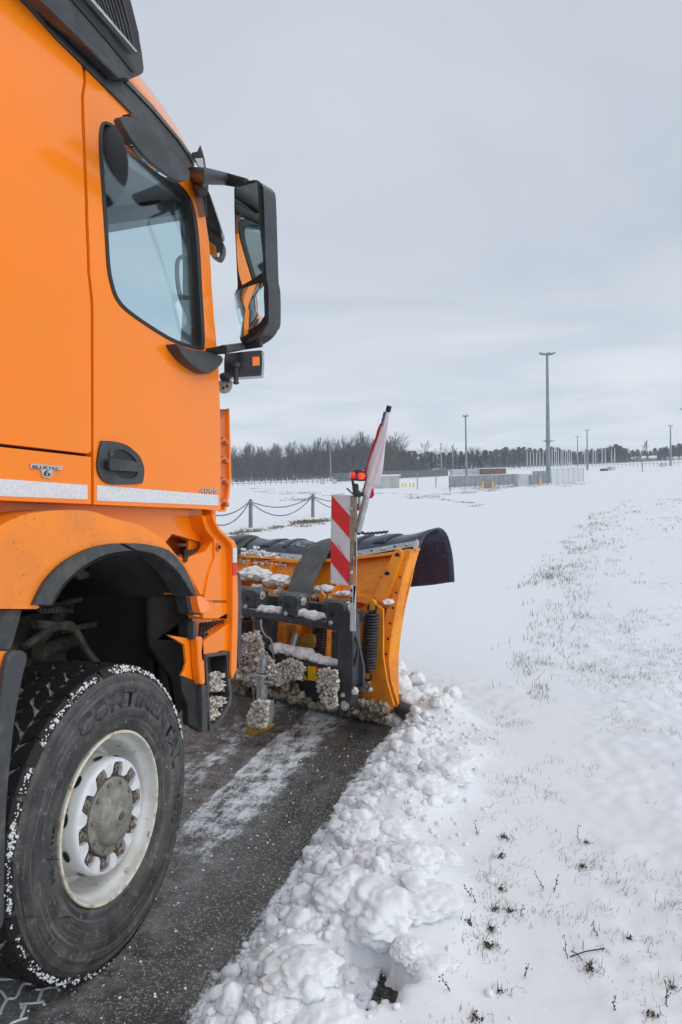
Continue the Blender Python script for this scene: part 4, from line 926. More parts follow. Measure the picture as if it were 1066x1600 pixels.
# broad sloping bracket near the end and the plate that carries the spring
panel('bracket', PL, zf([(738, 160), (750, 152), (766, 165), (768, 185), (712, 340), (688, 385), (672, 370), (660, 372), (655, 345), (700, 240)]), -.13, .03, M['plough'], plough, .006, grid=-.05)
for px, py in ((621, 868), (605, 897)):
    bm = bmesh.new(); P = PL.P(px, py, -.131); tube(bm, [P, P - PL.c * .003], .020, 16); link('bracket_hole', bm, M['seal'], plough)
panel('bracket_web', PL, zf([(766, 165), (800, 165), (800, 180), (740, 330), (700, 400), (688, 385), (712, 340), (768, 185)]), -.10, .10, M['plough'], plough, .004, grid=-.05)
panel('spring_plate', PF, zf([(600, 400), (640, 372), (690, 405), (690, 600), (705, 700), (735, 808), (640, 793), (606, 768), (600, 720), (590, 600)]), .33, .015, M['plough'], plough, .004)
panel('cheek_foot', PL, zf([(690, 620), (715, 620), (722, 700), (752, 800), (742, 814), (715, 805), (690, 780)]), -.10, .02, M['plough'], plough, .004)
# rubber flap over the top
def epl(px, py, aa):
    """pixel onto the upright plane across the blade at a = aa -> (b, c)"""
    P = hit(px, py, PL.O + PL.a * aa, PL.a); return P.z, (P - PL.O).dot(PL.c)
sec = [epl(x, y, a_r - .02) for x, y in ((650, 861), (655, 848), (662, 837), (672, 831), (684, 829), (694, 838), (700, 856), (704, 880), (706, 911))]
sec = catmull([(b, c) for b, c in sec], 4, False)
print('flap section', [(round(b, 2), round(c, 2)) for b, c in sec[::4]])
bt0 = sec[0][0]; c00 = sec[0][1]
def flap_mesh(name, a0, a1, na, m, lift=0.0, par=plough, sr=(0, 1)):
    bm = bmesh.new(); rows = []
    k0, k1 = int(sr[0] * (len(sec) - 1)), int(sr[1] * (len(sec) - 1))
    for i in range(na + 1):
        aa = a0 + (a1 - a0) * i / na; row = []
        bt = topb(aa); wv = .012 * math.sin(aa * 9) * 1
        for k in range(k0, k1 + 1):
            b, c = sec[k]; f = k / (len(sec) - 1)
            row.append(bm.verts.new(PL.W(aa, bt + (b - bt0) * (1 - .10 * (a_r - aa > .9)) + lift * math.sin(math.pi * min(1, f + .2)) + wv * math.sin(f * math.pi), c - c00 + PL.prof(bt) + .01)))
        rows.append(row)
    for A, B in zip(rows, rows[1:]):
        for k in range(len(A) - 1): bm.faces.new((A[k], A[k + 1], B[k + 1], B[k]))
    return bm
tops = [PL.ab(x, y) for x, y in ((372, 867), (466, 878), (500, 877), (558, 872), (618, 865), (651, 859))]
def topb(a):
    if a <= tops[0][0]: return tops[0][1]
    for (x0, b0), (x1, b1) in zip(tops, tops[1:]):
        if a <= x1: return b0 + (b1 - b0) * (a - x0) / (x1 - x0)
    return tops[-1][1]
bm = flap_mesh('f', a_l, a_r, 60, None)
fo = link('rubber_flap', bm, [M['flap'], M['flapin']], plough, angle=60); s_ = fo.modifiers.new('s', 'SOLIDIFY'); s_.thickness = .014; s_.offset = 0; s_.material_offset = 1
for ax, wid in ((a_r - .42, .10), (a_r - .62, .05), (a_r - 1.55, .10), (a_r - 1.30, .04), (a_r - 1.95, .12)):
    bm = flap_mesh('r', ax, ax + wid, 3, None, .012, sr=(.2, .8)); o = link('flap_rib', bm, M['flap'], fo, angle=60); s_ = o.modifiers.new('s', 'SOLIDIFY'); s_.thickness = .02; s_.offset = 0
# patch of worn print on the flap
ak = PL.ab(447, 845, .12)[0]
bm = flap_mesh('r', ak - .02, ak + .26, 4, None, .010, sr=(.25, .55))
link('worn_sticker', bm, mat('worn_sticker', (.25, .27, .30), .5, col2=(.035, .04, .055), nscale=28, lo=.45, hi=.55), fo, angle=60)
# galvanised clamping strip with bolts
for (x0, y0, x1, y1) in ((372, 862, 471, 871), (557, 865, 648, 849)):
    bm = bmesh.new(); prism(bm, PL, [(x0, y0 - 4), (x1, y1 - 4), (x1 + (1 if x0 > 500 else 3), y1 + 4.5), (x0, y0 + 5)], -.02, .01)
    cl = link('clamping_strip', bm, M['galv'], plough, bevel=.002)
    for k in range(5):
        f = (k + .3) / 5; bm = bmesh.new(); P = PL.P(x0 + (x1 - x0) * f, y0 + (y1 - y0) * f, -.02)
        if k % 2 == 0: lump(bm, P, .014, 2, (1, 1, .8), .02); link('bolt', bm, M['bolt'], cl)
        else: tube(bm, [P, P - PL.c * .002], .010, 10); link('slot', bm, M['seal'], cl)
bm = bmesh.new(); prism(bm, PL, [(645, 857), (650, 843), (654, 845), (652, 858)], -.03, .01); link('corner_shim', bm, M['signwhite'], plough, bevel=.001)
# rubber belts
def ribbon(name, lft, rgt, m):
    Lc, Rc = catmull(lft, 5, False), catmull(rgt, 5, False); bm = bmesh.new(); rows = []
    for p, q in zip(Lc, Rc):
        A, B = PL0.P(p[0], p[1], p[2]), PL0.P(q[0], q[1], q[2]); rows.append([bm.verts.new(A + (B - A) * (k / 4)) for k in range(5)])
    for A, B in zip(rows, rows[1:]):
        for k in range(4): bm.faces.new((A[k], A[k + 1], B[k + 1], B[k]))
    o = link(name, bm, m, plough, angle=60); s_ = o.modifiers.new('s', 'SOLIDIFY'); s_.thickness = .012; s_.offset = 0; return o
def catm3(l): return l
_c2 = catmull
ribbon('rubber_belt', [(514, 842, .52), (498, 847, .42), (484, 857, .32), (469, 876, .20), (459, 897, .06), (452, 917, -.10), (447, 940, -.24)], [(560, 846, .52), (535, 849, .42), (519, 856, .32), (509, 873, .20), (499, 893, .06), (490, 913, -.10), (483, 940, -.24)], M['belt'])
ribbon('rubber_belt', [(385, 838, .55), (374, 841, .46), (364, 849, .36), (358, 862, .26), (352, 880, .16)], [(402, 839, .55), (397, 841, .46), (388, 846, .36), (378, 856, .26), (371, 870, .16)], M['belt'])
# wearing edge
bm = bmesh.new()
aw0, aw1 = a_l, PL.ab(610, 1120)[0]; n = 9
for k in range(n):
    a0 = aw0 + (aw1 - aw0) * k / n + .006; a1 = aw0 + (aw1 - aw0) * (k + 1) / n - .006
    box(bm, PL0.W((a0 + a1) / 2, .09, -.01), PL0.a, PL0.c, Z1, a1 - a0, .05, .17)
for kk in range(1):
    pass
sc_m = mat('scraper_slush', (.07, .06, .045), .8, col2=(.26, .22, .17), nscale=9, lo=.4, hi=.7, bump=.8, bscale=30)
scr = link('wearing_edge', bm, sc_m, plough, bevel=.015); tag(scr, kind='stuff')
bm = bmesh.new()
for k in range(22):
    aa = a_l + .4 + (aw1 - a_l - .5) * k / 21; P = PL0.W(aa, .15, -.06); tube(bm, [P, P - Z1 * .07 - PL0.c * .01, P - Z1 * .12], [.035, .04, .028], 10)
rr_ = link('edge_buffers', bm, sc_m, plough); tag(rr_, kind='stuff')
bm = bmesh.new(); P = PL.P(622, 1104, -.02); tube(bm, [P, P + PL.a * .10 - Z1 * .03], .05, 16); link('end_roller', bm, M['frame'], plough, bevel=.01)
# turning frame
fr = panel('frame_crossbar', PF, zf([(60, 392), (100, 400), (500, 465), (500, 497), (100, 431), (60, 424)]), 0, .09, M['frame'], plough, .006)
panel('frame_post', PF, zf([(497, 455), (518, 420), (545, 420), (558, 440), (563, 600), (563, 725), (552, 790), (545, 812), (530, 830), (512, 826), (500, 810), (499, 700)]), -.01, .09, M['frame'], plough, .008)
panel('frame_post', PF, zf([(474, 497), (500, 500), (500, 615), (474, 610)]), .12, .05, M['frame'], plough, .004)
panel('frame_gusset', PF, zf([(558, 500), (590, 560), (608, 650), (606, 725), (530, 740), (558, 722)]), .06, .02, M['frame'], plough, .004)
panel('frame_foot', PF, zf([(500, 742), (606, 725), (600, 748), (560, 762), (552, 790), (540, 815), (512, 826), (500, 810)]), .02, .05, M['frame'], plough, .006)
panel('frame_post', PF, zf([(150, 440), (190, 446), (190, 560), (235, 590), (238, 650), (180, 640), (150, 600)]), .03, .08, M['frame'], plough, .006)
panel('frame_lower_beam', PF, zf([(60, 560), (235, 593), (330, 610), (497, 650), (497, 715), (410, 705), (310, 690), (232, 660), (60, 620)]), .02, .09, M['frame'], plough, .006)
panel('hydraulic_box', PF, zf([(320, 690), (410, 705), (470, 720), (500, 740), (500, 800), (430, 810), (360, 780), (316, 740)]), .05, .10, M['frame'], plough, .01)
panel('rear_rail', PF, [(378, 926), (440, 933), (460, 938), (512, 945), (548, 952), (560, 955), (560, 974), (512, 958), (460, 952), (378, 940)], .20, .06, M['frame'], plough, .005)
for x0, y0, sc0 in ((101, 321, .92), (266, 345, 1.0), (451, 374, 1.12)):
    w_, h_ = 66 * sc0, 82 * sc0
    fp = panel('lug', PF, zf([(x0, y0 + 12), (x0 + 10, y0), (x0 + w_ - 14, y0 + 4), (x0 + w_, y0 + 16), (x0 + w_ - 4, y0 + h_ + 8), (x0, y0 + h_)]), -.02, .13, M['frame'], plough, .010, seg=3)
    (pa, pb) = zf([(x0 + w_ * .38, y0 + h_ * .55)])[0]
    bm = bmesh.new(); P = PF.P(pa, pb, -.021); tube(bm, [P, P - PF.c * .002], .020, 18); link('lug_hole', bm, M['seal'], fp)
    P0 = PF.P(*zf([(x0 + 4, y0 + 16)])[0], .045); P1 = PF.P(*zf([(x0 + w_ + 6, y0 + 24)])[0], .045)
    bm = bmesh.new(); tube(bm, [P0, P1 + PF.a * .02], .050, 20); link('lug_barrel', bm, M['frame'], fp, bevel=.004)
    Pb = P1 + PF.a * .02; bm = bmesh.new(); tube(bm, [Pb, Pb + PF.a * .008], .042, 18); bolt(bm, Pb + PF.a * .008, PF.a, .031, .022); tube(bm, [Pb + PF.a * .02, Pb + PF.a * .04], .012, 10); link('bolt', bm, M['bolt'], fp, angle=30)
    bm = bmesh.new(); Pq = PF.P(*zf([(x0 + w_ * .3, y0 + h_ * .95)])[0], -.021); bolt(bm, Pq, -PF.c, .016, .012); link('bolt', bm, M['bolt'], fp, angle=30)
for px, py in zf([(530, 806), (524, 762)]):
    bm = bmesh.new(); Pq = PF.P(px, py, -.012); tube(bm, [Pq, Pq - PF.c * .005], .032 if py > 1095 else .016, 16); bolt(bm, Pq - PF.c * .004, -PF.c, .024 if py > 1095 else .012, .015); link('bolt', bm, M['bolt'], plough, angle=30)
bm = bmesh.new(); Pq = PL.P(574, 1071, -.20); tube(bm, [Pq, Pq - PL.c * .02], .03, 14); bolt(bm, Pq - PL.c * .02, -PL.c, .022, .015); link('bolt', bm, M['nut'], plough, angle=30)
# warning stickers on the lower beam
st1 = panel('warning_sticker', PF, zf([(345, 650), (372, 700), (335, 690)]), .015, .004, M['yellow'], plough, 0)
panel('warning_sticker', PF, zf([(376, 641), (411, 646), (411, 706), (376, 698)]), .015, .004, M['yellow'], plough, 0)
panel('red_reflector', PF, zf([(412, 646), (446, 655), (440, 668), (412, 668)]), .013, .006, M['reflred'], plough, .001)
# coil springs
def spring(p0, p1, off, r, wire, turns, ring=True):
    A, B = PF.P(*p0, off), PF.P(*p1, off); ax = (B - A); n = ax.normalized(); x = n.orthogonal().normalized(); y = n.cross(x); pts = []
    N_ = turns * 12
    for i in range(N_ + 1):
        f = i / N_; a = 2 * math.pi * turns * f; rr = r * min(1, .3 + 12 * f, .3 + 12 * (1 - f)); pts.append(A + ax * f + (x * math.cos(a) + y * math.sin(a)) * rr)
    bm = bmesh.new(); tube(bm, pts, wire, 7); o = link('coil_spring', bm, M['spring'], plough)
    if ring:
        bm = bmesh.new(); C = A - n * .022; tube(bm, [C + (PF.a * math.cos(a) + n * math.sin(a)) * .032 for a in [2 * math.pi * k / 20 for k in range(20)]], .009, 7, closed=True); link('end_hook', bm, M['spring'], o)
        bm = bmesh.new(); C = B + n * .03; tube(bm, [C + (PF.a * math.cos(a) + n * math.sin(a)) * .032 for a in [math.pi * 1.2 * k / 12 - .6 for k in range(13)]], .009, 7); link('end_hook', bm, M['spring'], o)
        bm = bmesh.new(); prism(bm, PF, [(p0[0] - 5, p0[1] - 15), (p0[0], p0[1] - 19), (p0[0] + 5, p0[1] - 14), (p0[0] + 4, p0[1] - 2), (p0[0] - 3, p0[1] - 3)], off - .01, .02); link('spring_lug', bm, M['plough'], plough, bevel=.004)
    return o
spring((581.5, 955), (575, 1049), .22, .046, .0085, 21)
spring((502, 944), (497, 1028), .28, .046, .0085, 19)
spring((386, 965), (381, 1020), .30, .046, .0085, 14)
# hydraulic rams behind the frame
bm = bmesh.new(); tube(bm, [PF.P(463, 990, .25), PF.P(456, 1020, .2)], .035, 12); link('ram_rod', bm, M['galv'], plough)
bm = bmesh.new(); tube(bm, [PF.P(424, 960, .18), PF.P(420, 1010, .18)], .055, 14); link('ram_cylinder', bm, M['frame'], plough)
bm = bmesh.new(); prism(bm, PF, catmull(zf([(350, 520), (395, 512), (398, 560), (380, 580), (345, 565)]), 2), .2, .08); link('ram_eye', bm, M['ochre'], plough, bevel=.008)
for xx in (300, 330, 440, 456):
    bm = bmesh.new(); tube(bm, [PF.P(340 + xx / 2.665, 975, .36), PF.P(340 + (xx - 6) / 2.665, 1035, .34)], .035, 10); link('inner_stiffener', bm, M['plough'], plough)
bm = bmesh.new(); tube(bm, catmull([PF.P(408, 968, -.03), PF.P(409, 982, -.04), PF.P(416, 994, -.04), PF.P(424, 1000, -.03), PF.P(427, 1020, -.02), PF.P(429, 1040, 0)], 5, False), .007, 7); link('hose', bm, M['galv'], plough)
bm = bmesh.new(); tube(bm, catmull([PF.P(551, 985, .03), PF.P(557, 1000, .02), PF.P(559, 1012, 0), PF.P(555, 1032, .0), PF.P(551, 1050, .02)], 5, False), .008, 7); tube(bm, [PF.P(556, 1048, .05), PF.P(568, 1056, .1)], .007, 6); link('cable', bm, M['seal'], plough)
# parking jack
PJ = Plane(PL.O - PL.c * .78, PL.a)
def zj(l): return [(360 + x / 5.33, 920 + y / 5.33) for x, y in l]
def jt(name, pts, r, m, n=18, bev=.002):
    bm = bmesh.new(); tube(bm, [PJ.P(*p, 0) for p in pts], r, n); return link(name, bm, m, plough, bevel=bev)
bm = bmesh.new(); C = PJ.P(*zj([(265, 552)])[0], 0); tube(bm, [C + (PJ.a * math.cos(a) + Z1 * math.sin(a)) * .013 for a in [2 * math.pi * k / 14 for k in range(14)]], .006, 6, closed=True); link('jack_ring', bm, M['galv'], plough)
jt('jack_tube', zj([(272, 572), (268, 660)]), .028, M['galv'])
jt('jack_tube', zj([(268, 655), (266, 690)]), .036, M['galv'])
jt('jack_flange', zj([(268, 700), (268, 718)]), .062, M['galv'])
jt('jack_tube', zj([(266, 718), (262, 790)]), .042, M['galv'])
jt('jack_flange', zj([(262, 785), (262, 800)]), .05, M['galv'])
jt('jack_leg', zj([(264, 800), (262, 940)]), .034, M['galv'])
panel('jack_bracket', PJ, zj([(300, 640), (330, 640), (380, 690), (405, 700), (405, 800), (330, 805), (300, 720)]), .0, .03, M['galv'], plough, .004)
bm = bmesh.new(); tube(bm, [PJ.P(*zj([(190, 770)])[0], -.02), PJ.P(*zj([(350, 780)])[0], -.02)], .010, 8); link('jack_pin', bm, M['galv'], plough)
bm = bmesh.new(); tube(bm, catmull([PJ.P(*p, -.03) for p in zj([(176, 775), (190, 840), (195, 900), (210, 940), (255, 945), (300, 930), (304, 850), (290, 810)])], 4, False), .003, 5); link('jack_cable', bm, M['galv'], plough)
bm = bmesh.new(); C = PJ.P(*zj([(178, 773)])[0], -.02); tube(bm, [C + (PJ.a * math.cos(a) + Z1 * math.sin(a)) * .013 for a in [2 * math.pi * k / 14 for k in range(14)]], .004, 6, closed=True); link('pin_ring', bm, M['galv'], plough)
bm = bmesh.new(); prism(bm, PJ, zj([(205, 950), (310, 940), (312, 1050), (290, 1165), (125, 1145), (150, 1060)]), -.03, .07); link('jack_foot', bm, M['galv'], plough, bevel=.012)
bm = bmesh.new(); prism(bm, PJ, zj([(128, 1130), (185, 1150), (285, 1150), (280, 1175), (200, 1238), (128, 1215)]), -.045, .10); link('jack_shoe', bm, M['ochre'], plough, bevel=.008)
# snow crust on the plough
bm = bmesh.new(); rs = random.Random(21)
def crust(bm, pl, poly, off0, off1, n, r0, r1, sub=1, rough=.7, sq=(1, 1, .9)):
    xs_ = [p[0] for p in poly]; ys_ = [p[1] for p in poly]; k = 0; g = 0
    while k < n and g < n * 30:
        g += 1; x, y = rs.uniform(min(xs_), max(xs_)), rs.uniform(min(ys_), max(ys_)); ins = False
        for i in range(len(poly)):
            (xa, ya), (xb, yb) = poly[i - 1], poly[i]
            if (ya > y) != (yb > y) and x < (xb - xa) * (y - ya) / (yb - ya) + xa: ins = not ins
        if ins: lump(bm, pl.P(x, y, rs.uniform(off0, off1)), rs.uniform(r0, r1), sub, sq, rough); k += 1
def shards(bm, pl, poly, off0, off1, n, r0, r1):
    xs_ = [p[0] for p in poly]; ys_ = [p[1] for p in poly]; k = 0; g = 0
    while k < n and g < n * 30:
        g += 1; x, y = rs.uniform(min(xs_), max(xs_)), rs.uniform(min(ys_), max(ys_)); ins = False
        for i in range(len(poly)):
            (xa, ya), (xb, yb) = poly[i - 1], poly[i]
            if (ya > y) != (yb > y) and x < (xb - xa) * (y - ya) / (yb - ya) + xa: ins = not ins
        if not ins: continue
        P = pl.P(x, y, rs.uniform(off0, off1)); r = rs.uniform(r0, r1); vs, fs = ico(1); d = Vector((rs.gauss(0, 1), rs.gauss(0, 1), rs.gauss(0, 1))).normalized(); L2 = rs.uniform(1.0, 2.6)
        nv = [bm.verts.new(P + (v * rs.uniform(.65, 1.2) + d * v.dot(d) * (L2 - 1)) * r) for v in vs]
        for f in fs: bm.faces.new([nv[i] for i in f])
        k += 1
shards(bm, PF, zf([(92, 515), (172, 495), (200, 580), (242, 640), (150, 705), (78, 695)]), -.11, .0, 900, .005, .011)
shards(bm, PF, zf([(240, 640), (275, 622), (300, 608), (350, 628), (372, 660), (345, 672), (352, 700), (300, 690), (262, 722), (240, 690)]), -.07, .0, 800, .004, .009)
shards(bm, PF, zf([(425, 662), (462, 650), (500, 664), (503, 720), (494, 770), (503, 806), (462, 818), (436, 790), (452, 742), (416, 704)]), -.08, .0, 1100, .004, .010)
shards(bm, PJ, zj([(200, 940), (312, 935), (314, 1050), (288, 1155), (145, 1145), (145, 1060)]), -.075, -.03, 400, .005, .010)
crust(bm, PF, zf([(95, 520), (170, 500), (200, 580), (240, 640), (150, 700), (80, 690)]), -.10, .02, 150, .010, .022)
crust(bm, PF, zf([(250, 645), (300, 615), (360, 640), (350, 690), (255, 710)]), -.06, .02, 90, .008, .016)
crust(bm, PF, zf([(415, 660), (495, 665), (497, 800), (430, 790), (418, 720)]), -.06, .02, 110, .008, .016)
crust(bm, PJ, zj([(205, 940), (310, 940), (312, 1050), (288, 1150), (150, 1140), (150, 1060)]), -.06, -.02, 130, .010, .024)
crust(bm, PJ, zj([(300, 640), (390, 690), (400, 800), (310, 790)]), -.02, .03, 40, .006, .014)
o = link('dirty_snow_crust', bm, M['dirtysnow'], plough, angle=60); tag(o, kind='stuff')
bm = bmesh.new()
crust(bm, PF, zf([(60, 640), (150, 660), (150, 730), (70, 750)]), -.02, .12, 110, .016, .034, 2, .8)
crust(bm, PF, zf([(160, 690), (320, 700), (360, 770), (430, 790), (500, 810), (430, 812), (330, 790), (170, 745)]), -.02, .12, 190, .012, .030, 2, .8)
crust(bm, PF, zf([(545, 780), (700, 800), (720, 880), (640, 868), (545, 830)]), .25, .35, 130, .010, .026, 2, .8)
o = link('brown_slush_crust', bm, M['mudsnow'], plough, angle=60); tag(o, kind='stuff')
bm = bmesh.new()
def bank(x0, y0, x1, y1, off, pl, rx, n, flat=.55):
    for k in range(n):
        f = (k + .5) / n; clump(bm, pl.P(x0 + (x1 - x0) * f, y0 + (y1 - y0) * f, off + rs.uniform(-.015, .015)), rx * rs.uniform(.85, 1.15), (1, 1, flat), 3, .8)
bank(396, 949, 440, 955, .045, PF, .046, 10); bank(462, 955, 500, 964, .045, PF, .052, 8)
bank(432, 1012, 480, 1022, .08, PF, .070, 9); bank(470, 1022, 520, 1036, .07, PF, .055, 10)
for x0, y0, x1, y1, r_, n_ in ((378, 899, 415, 896, .085, 6), (385, 893, 400, 888, .05, 3), (420, 908, 448, 906, .075, 5), (497, 922, 515, 920, .06, 4), (528, 927, 548, 927, .040, 5), (431, 925, 440, 921, .035, 3), (490, 932, 498, 928, .035, 2), (604, 941, 611, 941, .038, 2), (395, 915, 410, 917, .03, 3)):
    for k in range(n_): f = (k + .5) / n_; clump(bm, PL.P(x0 + (x1 - x0) * f, y0 + (y1 - y0) * f + rs.uniform(-1.5, 1.5), -.10 + rs.uniform(-.02, .02)), r_ * rs.uniform(.8, 1.1), (1.1, .8, .55), 4, 1.0)
crust(bm, PL, ((376, 858), (400, 853), (410, 860), (440, 871), (430, 874), (376, 868)), -.05, -.02, 60, .008, .018, 1)
crust(bm, PL, ((372, 872), (450, 880), (450, 884), (372, 879)), -.02, 0, 50, .008, .016, 1)
crust(bm, PF, zf([(600, 700), (612, 760), (650, 770), (640, 720)]), .31, .33, 12, .008, .02, 2)
crust(bm, PF, zf([(555, 740), (580, 738), (582, 752), (556, 756)]), .0, .03, 10, .01, .02, 2)
o = link('white_snow_crust', bm, M['packed'], plough, angle=60); tag(o, kind='stuff')

# warning board, post, lamp and flag on the plough frame
SP = Plane(PF.P(551, 960, -.03), Vector((1, -.12, 0)))
def zs(l, s=4.2105, ox=480, oy=620): return [(ox + x / s, oy + y / s) for x, y in l]
post = panel('sign_post', SP, zs([(310, 655), (328, 655), (326, 1100), (320, 1300), (318, 1548), (281, 1538), (286, 1240), (318, 1240)]), .0, .035, M['galv'], plough, .004)
panel('sign_post', SP, zs([(283, 1240), (302, 1242), (300, 1545), (281, 1540)]), -.012, .012, M['galv'], plough, .002)
for yy in (1275, 1325, 1345, 1415, 1500):
    bm = bmesh.new(); P = SP.P(*zs([(291, yy)])[0], -.0125); tube(bm, [P, P - SP.c * .002], .008, 10); link('post_hole', bm, M['seal'] if yy < 1400 else M['bolt'], post)
sg = panel('warning_board', SP, zs([(160, 644), (284, 648), (283, 760), (281, 940), (279, 1243), (154, 1228), (156, 940)]), -.02, .012, M['signwhite'], plough, .003)
panel('red_stripe', SP, zs([(160.5, 646), (283.3, 785), (281.5, 935), (158, 790)]), -.0215, .001, M['signred'], sg, 0)
panel('red_stripe', SP, zs([(156.5, 940), (280.5, 1090), (279, 1242), (155, 1085)]), -.0215, .001, M['signred'], sg, 0)
panel('scratch', SP, zs([(200, 975), (206, 975), (240, 1030), (238, 1032)]), -.0215, .001, M['signred'], sg, 0)
panel('board_channel', SP, zs([(285, 648), (314, 652), (318, 820), (318, 890), (304, 1000), (301, 1243), (280, 1243)]), -.018, .03, M['tan'], sg, .003)
for yy in (737, 1155, 1248):
    bm = bmesh.new(); P = SP.P(*zs([(292, yy)])[0], -.018); bolt(bm, P, -SP.c, .011, .01); link('bolt', bm, M['bolt'], sg, angle=30)
panel('lamp_bracket', SP, zs([(288, 540), (300, 545), (310, 575), (330, 570), (335, 590), (335, 625), (365, 630), (372, 590), (378, 560), (396, 560), (392, 610), (380, 650), (340, 662), (312, 655), (300, 640), (296, 590)]), -.03, .05, M['black'], plough, .006)
lamp = panel('marker_lamp', SP, catmull(zs([(285, 505), (300, 488), (340, 478), (380, 490), (396, 515), (392, 548), (370, 556), (320, 552), (290, 545)]), 2), -.05, .08, M['gloss'], plough, .012, seg=3)
bm = bmesh.new(); lump(bm, SP.P(*zs([(302, 516)])[0], -.035), .026, 3, (.75, 1.4, .95), .02, rotz=0); link('red_lens', bm, M['redlens'], lamp)
bm = bmesh.new(); lump(bm, SP.P(*zs([(358, 521)])[0], -.045), .026, 3, (1.15, 1.1, .9), .02, rotz=0); link('red_lens', bm, M['redlens'], lamp)
for yy in (510, 524, 538):
    bm = bmesh.new(); box(bm, SP.P(*zs([(358, yy)])[0], -.075), SP.a, SP.c, Z1, .030, .004, .0045); link('led_row', bm, M['redled'], lamp)
panel('bracket_tab', SP, zs([(257, 600), (268, 600), (302, 635), (300, 645), (262, 612)]), -.01, .01, M['tan'], plough, .001)
panel('red_tag', SP, zs([(330, 700), (340, 705), (345, 745), (330, 750)]), .02, .01, M['signred'], plough, .001)
# flag pole leaning outwards with a rolled flag
FA, FB = SP.P(*zs([(332, 888)])[0], .02), SP.P(*zs([(541, 60)])[0], -.10)
bm = bmesh.new(); tube(bm, [FA, FA + (FB - FA) * .30], .022, 14); pole_ = link('flag_pole', bm, M['galv'], plough, bevel=.003)
bm = bmesh.new(); tube(bm, [FA + (FB - FA) * .3, FA + (FB - FA) * .96], .012, 10); link('pole_rod', bm, M['white'], pole_)
bm = bmesh.new(); tube(bm, [FA + (FB - FA) * .955, FB], .0155, 12); link('pole_cap', bm, M['seal'], pole_)
ax = (FB - FA).normalized(); sx = (SP.a - ax * SP.a.dot(ax)).normalized(); sy = ax.cross(sx)
def cloth(name, widths, m, a0=0, a1=6.283, dr=0, off=0.0, closed=True, n=30):
    bm = bmesh.new(); rows = []; tt = [k / 28 for k in range(29)]
    for t in tt:
        x = t * (len(widths) - 1); i = min(int(x), len(widths) - 2); f = x - i; w0 = widths[i][0] * (1 - f) + widths[i + 1][0] * f; sh = widths[i][1] * (1 - f) + widths[i + 1][1] * f; pos = widths[i][2] * (1 - f) + widths[i + 1][2] * f
        C = FA + (FB - FA) * pos + sx * (sh + off)
        row = []
        for k in range(n + (0 if closed else 1)):
            a = a0 + (a1 - a0) * k / n; r = (w0 + dr) * (1 + .16 * math.sin(3 * a + 5 * t) + .08 * math.sin(7 * a - 9 * t))
            row.append(bm.verts.new(C + (sx * math.cos(a) + sy * math.sin(a) * .55) * r))
        rows.append(row)
    for A, B in zip(rows, rows[1:]):
        for k in range(n if closed else n): bm.faces.new((A[k], A[(k + 1) % len(A)], B[(k + 1) % len(A)], B[k]))
    o = link(name, bm, m, plough, angle=70); s_ = o.modifiers.new('s', 'SOLIDIFY'); s_.thickness = .002; return o
cloth('rolled_flag', [(.026, .0, .285), (.034, .0, .33), (.033, .003, .375), (.042, .008, .40), (.042, .008, .5), (.036, .007, .60), (.029, .006, .70), (.022, .004, .80), (.018, .003, .88), (.012, 0, .96)], M['flagw'])
cloth('flag_fold', [(.026, -.008, .44), (.031, -.010, .5), (.026, -.009, .60), (.020, -.007, .70), (.015, -.006, .80), (.010, -.004, .86)], M['flagr'], 2.4, 4.0, .006, -.004, False)
cloth('flag_fold', [(.016, .010, .285), (.022, .010, .31), (.020, .010, .34), (.010, .008, .38)], M['flagr'], -1.0, .5, .004, 0, False)
cloth('flag_fold', [(.012, -.006, .84), (.013, -.006, .88), (.012, -.004, .95)], mat('flag_blue_edge', (.10, .10, .25), .8), 2.2, 4.6, .003, -.002, False)
# chain
def chain(name, pts, r, ln, m, par=None, sagz=0):
    bm = bmesh.new(); tot = [0.0]
    for p, q in zip(pts, pts[1:]): tot.append(tot[-1] + (q - p).length)
    n = max(2, int(tot[-1] / ln)); 
    for i in range(n):
        d = tot[-1] * (i + .5) / n; k = max(j for j in range(len(tot)) if tot[j] <= d); k = min(k, len(pts) - 2); f = (d - tot[k]) / (tot[k + 1] - tot[k]); P = pts[k].lerp(pts[k + 1], f); t = (pts[k + 1] - pts[k]).normalized(); u = t.orthogonal().normalized(); v = t.cross(u)
        if i % 2: u = v
        lk = [P + t * (math.cos(a) * ln * .66) + u * (math.sin(a) * ln * .36) for a in [2 * math.pi * j / 10 for j in range(10)]]
        tube(bm, lk, r, 5, closed=True)
    return link(name, bm, m, par)
cp = [SP.P(558, 829, .02), SP.P(570, 834, .1), SP.P(585, 833, .2), SP.P(606, 831, .35)]
chain('chain', cp, .004, .024, M['seal'], plough)
bm = bmesh.new(); tube(bm, [SP.P(553, 826, .0), SP.P(562, 834, .02)], .012, 8); link('chain_clip', bm, M['seal'], plough)

# ------------------------------------------------------------------ the far field
XV, YV = Vector((1, 0, 0)), Vector((0, 1, 0))
def fx(px, D, py=740): r = ray(px, py); return CAM.x + r.x / r.y * D
def fz(px, py, D): r = ray(px, py); return CAM.z + r.z / r.y * D
def gz(x, y): return snow_h(x, y)
def at(px, D): x = fx(px, D); return Vector((x, D, gz(x, D) - .03))
def base_d(px, py):
    """distance at which the terrain meets this pixel"""
    D = 8.0
    while D < 900 and fz(px, py, D) > gz(fx(px, D, py), D): D *= 1.01
    return D
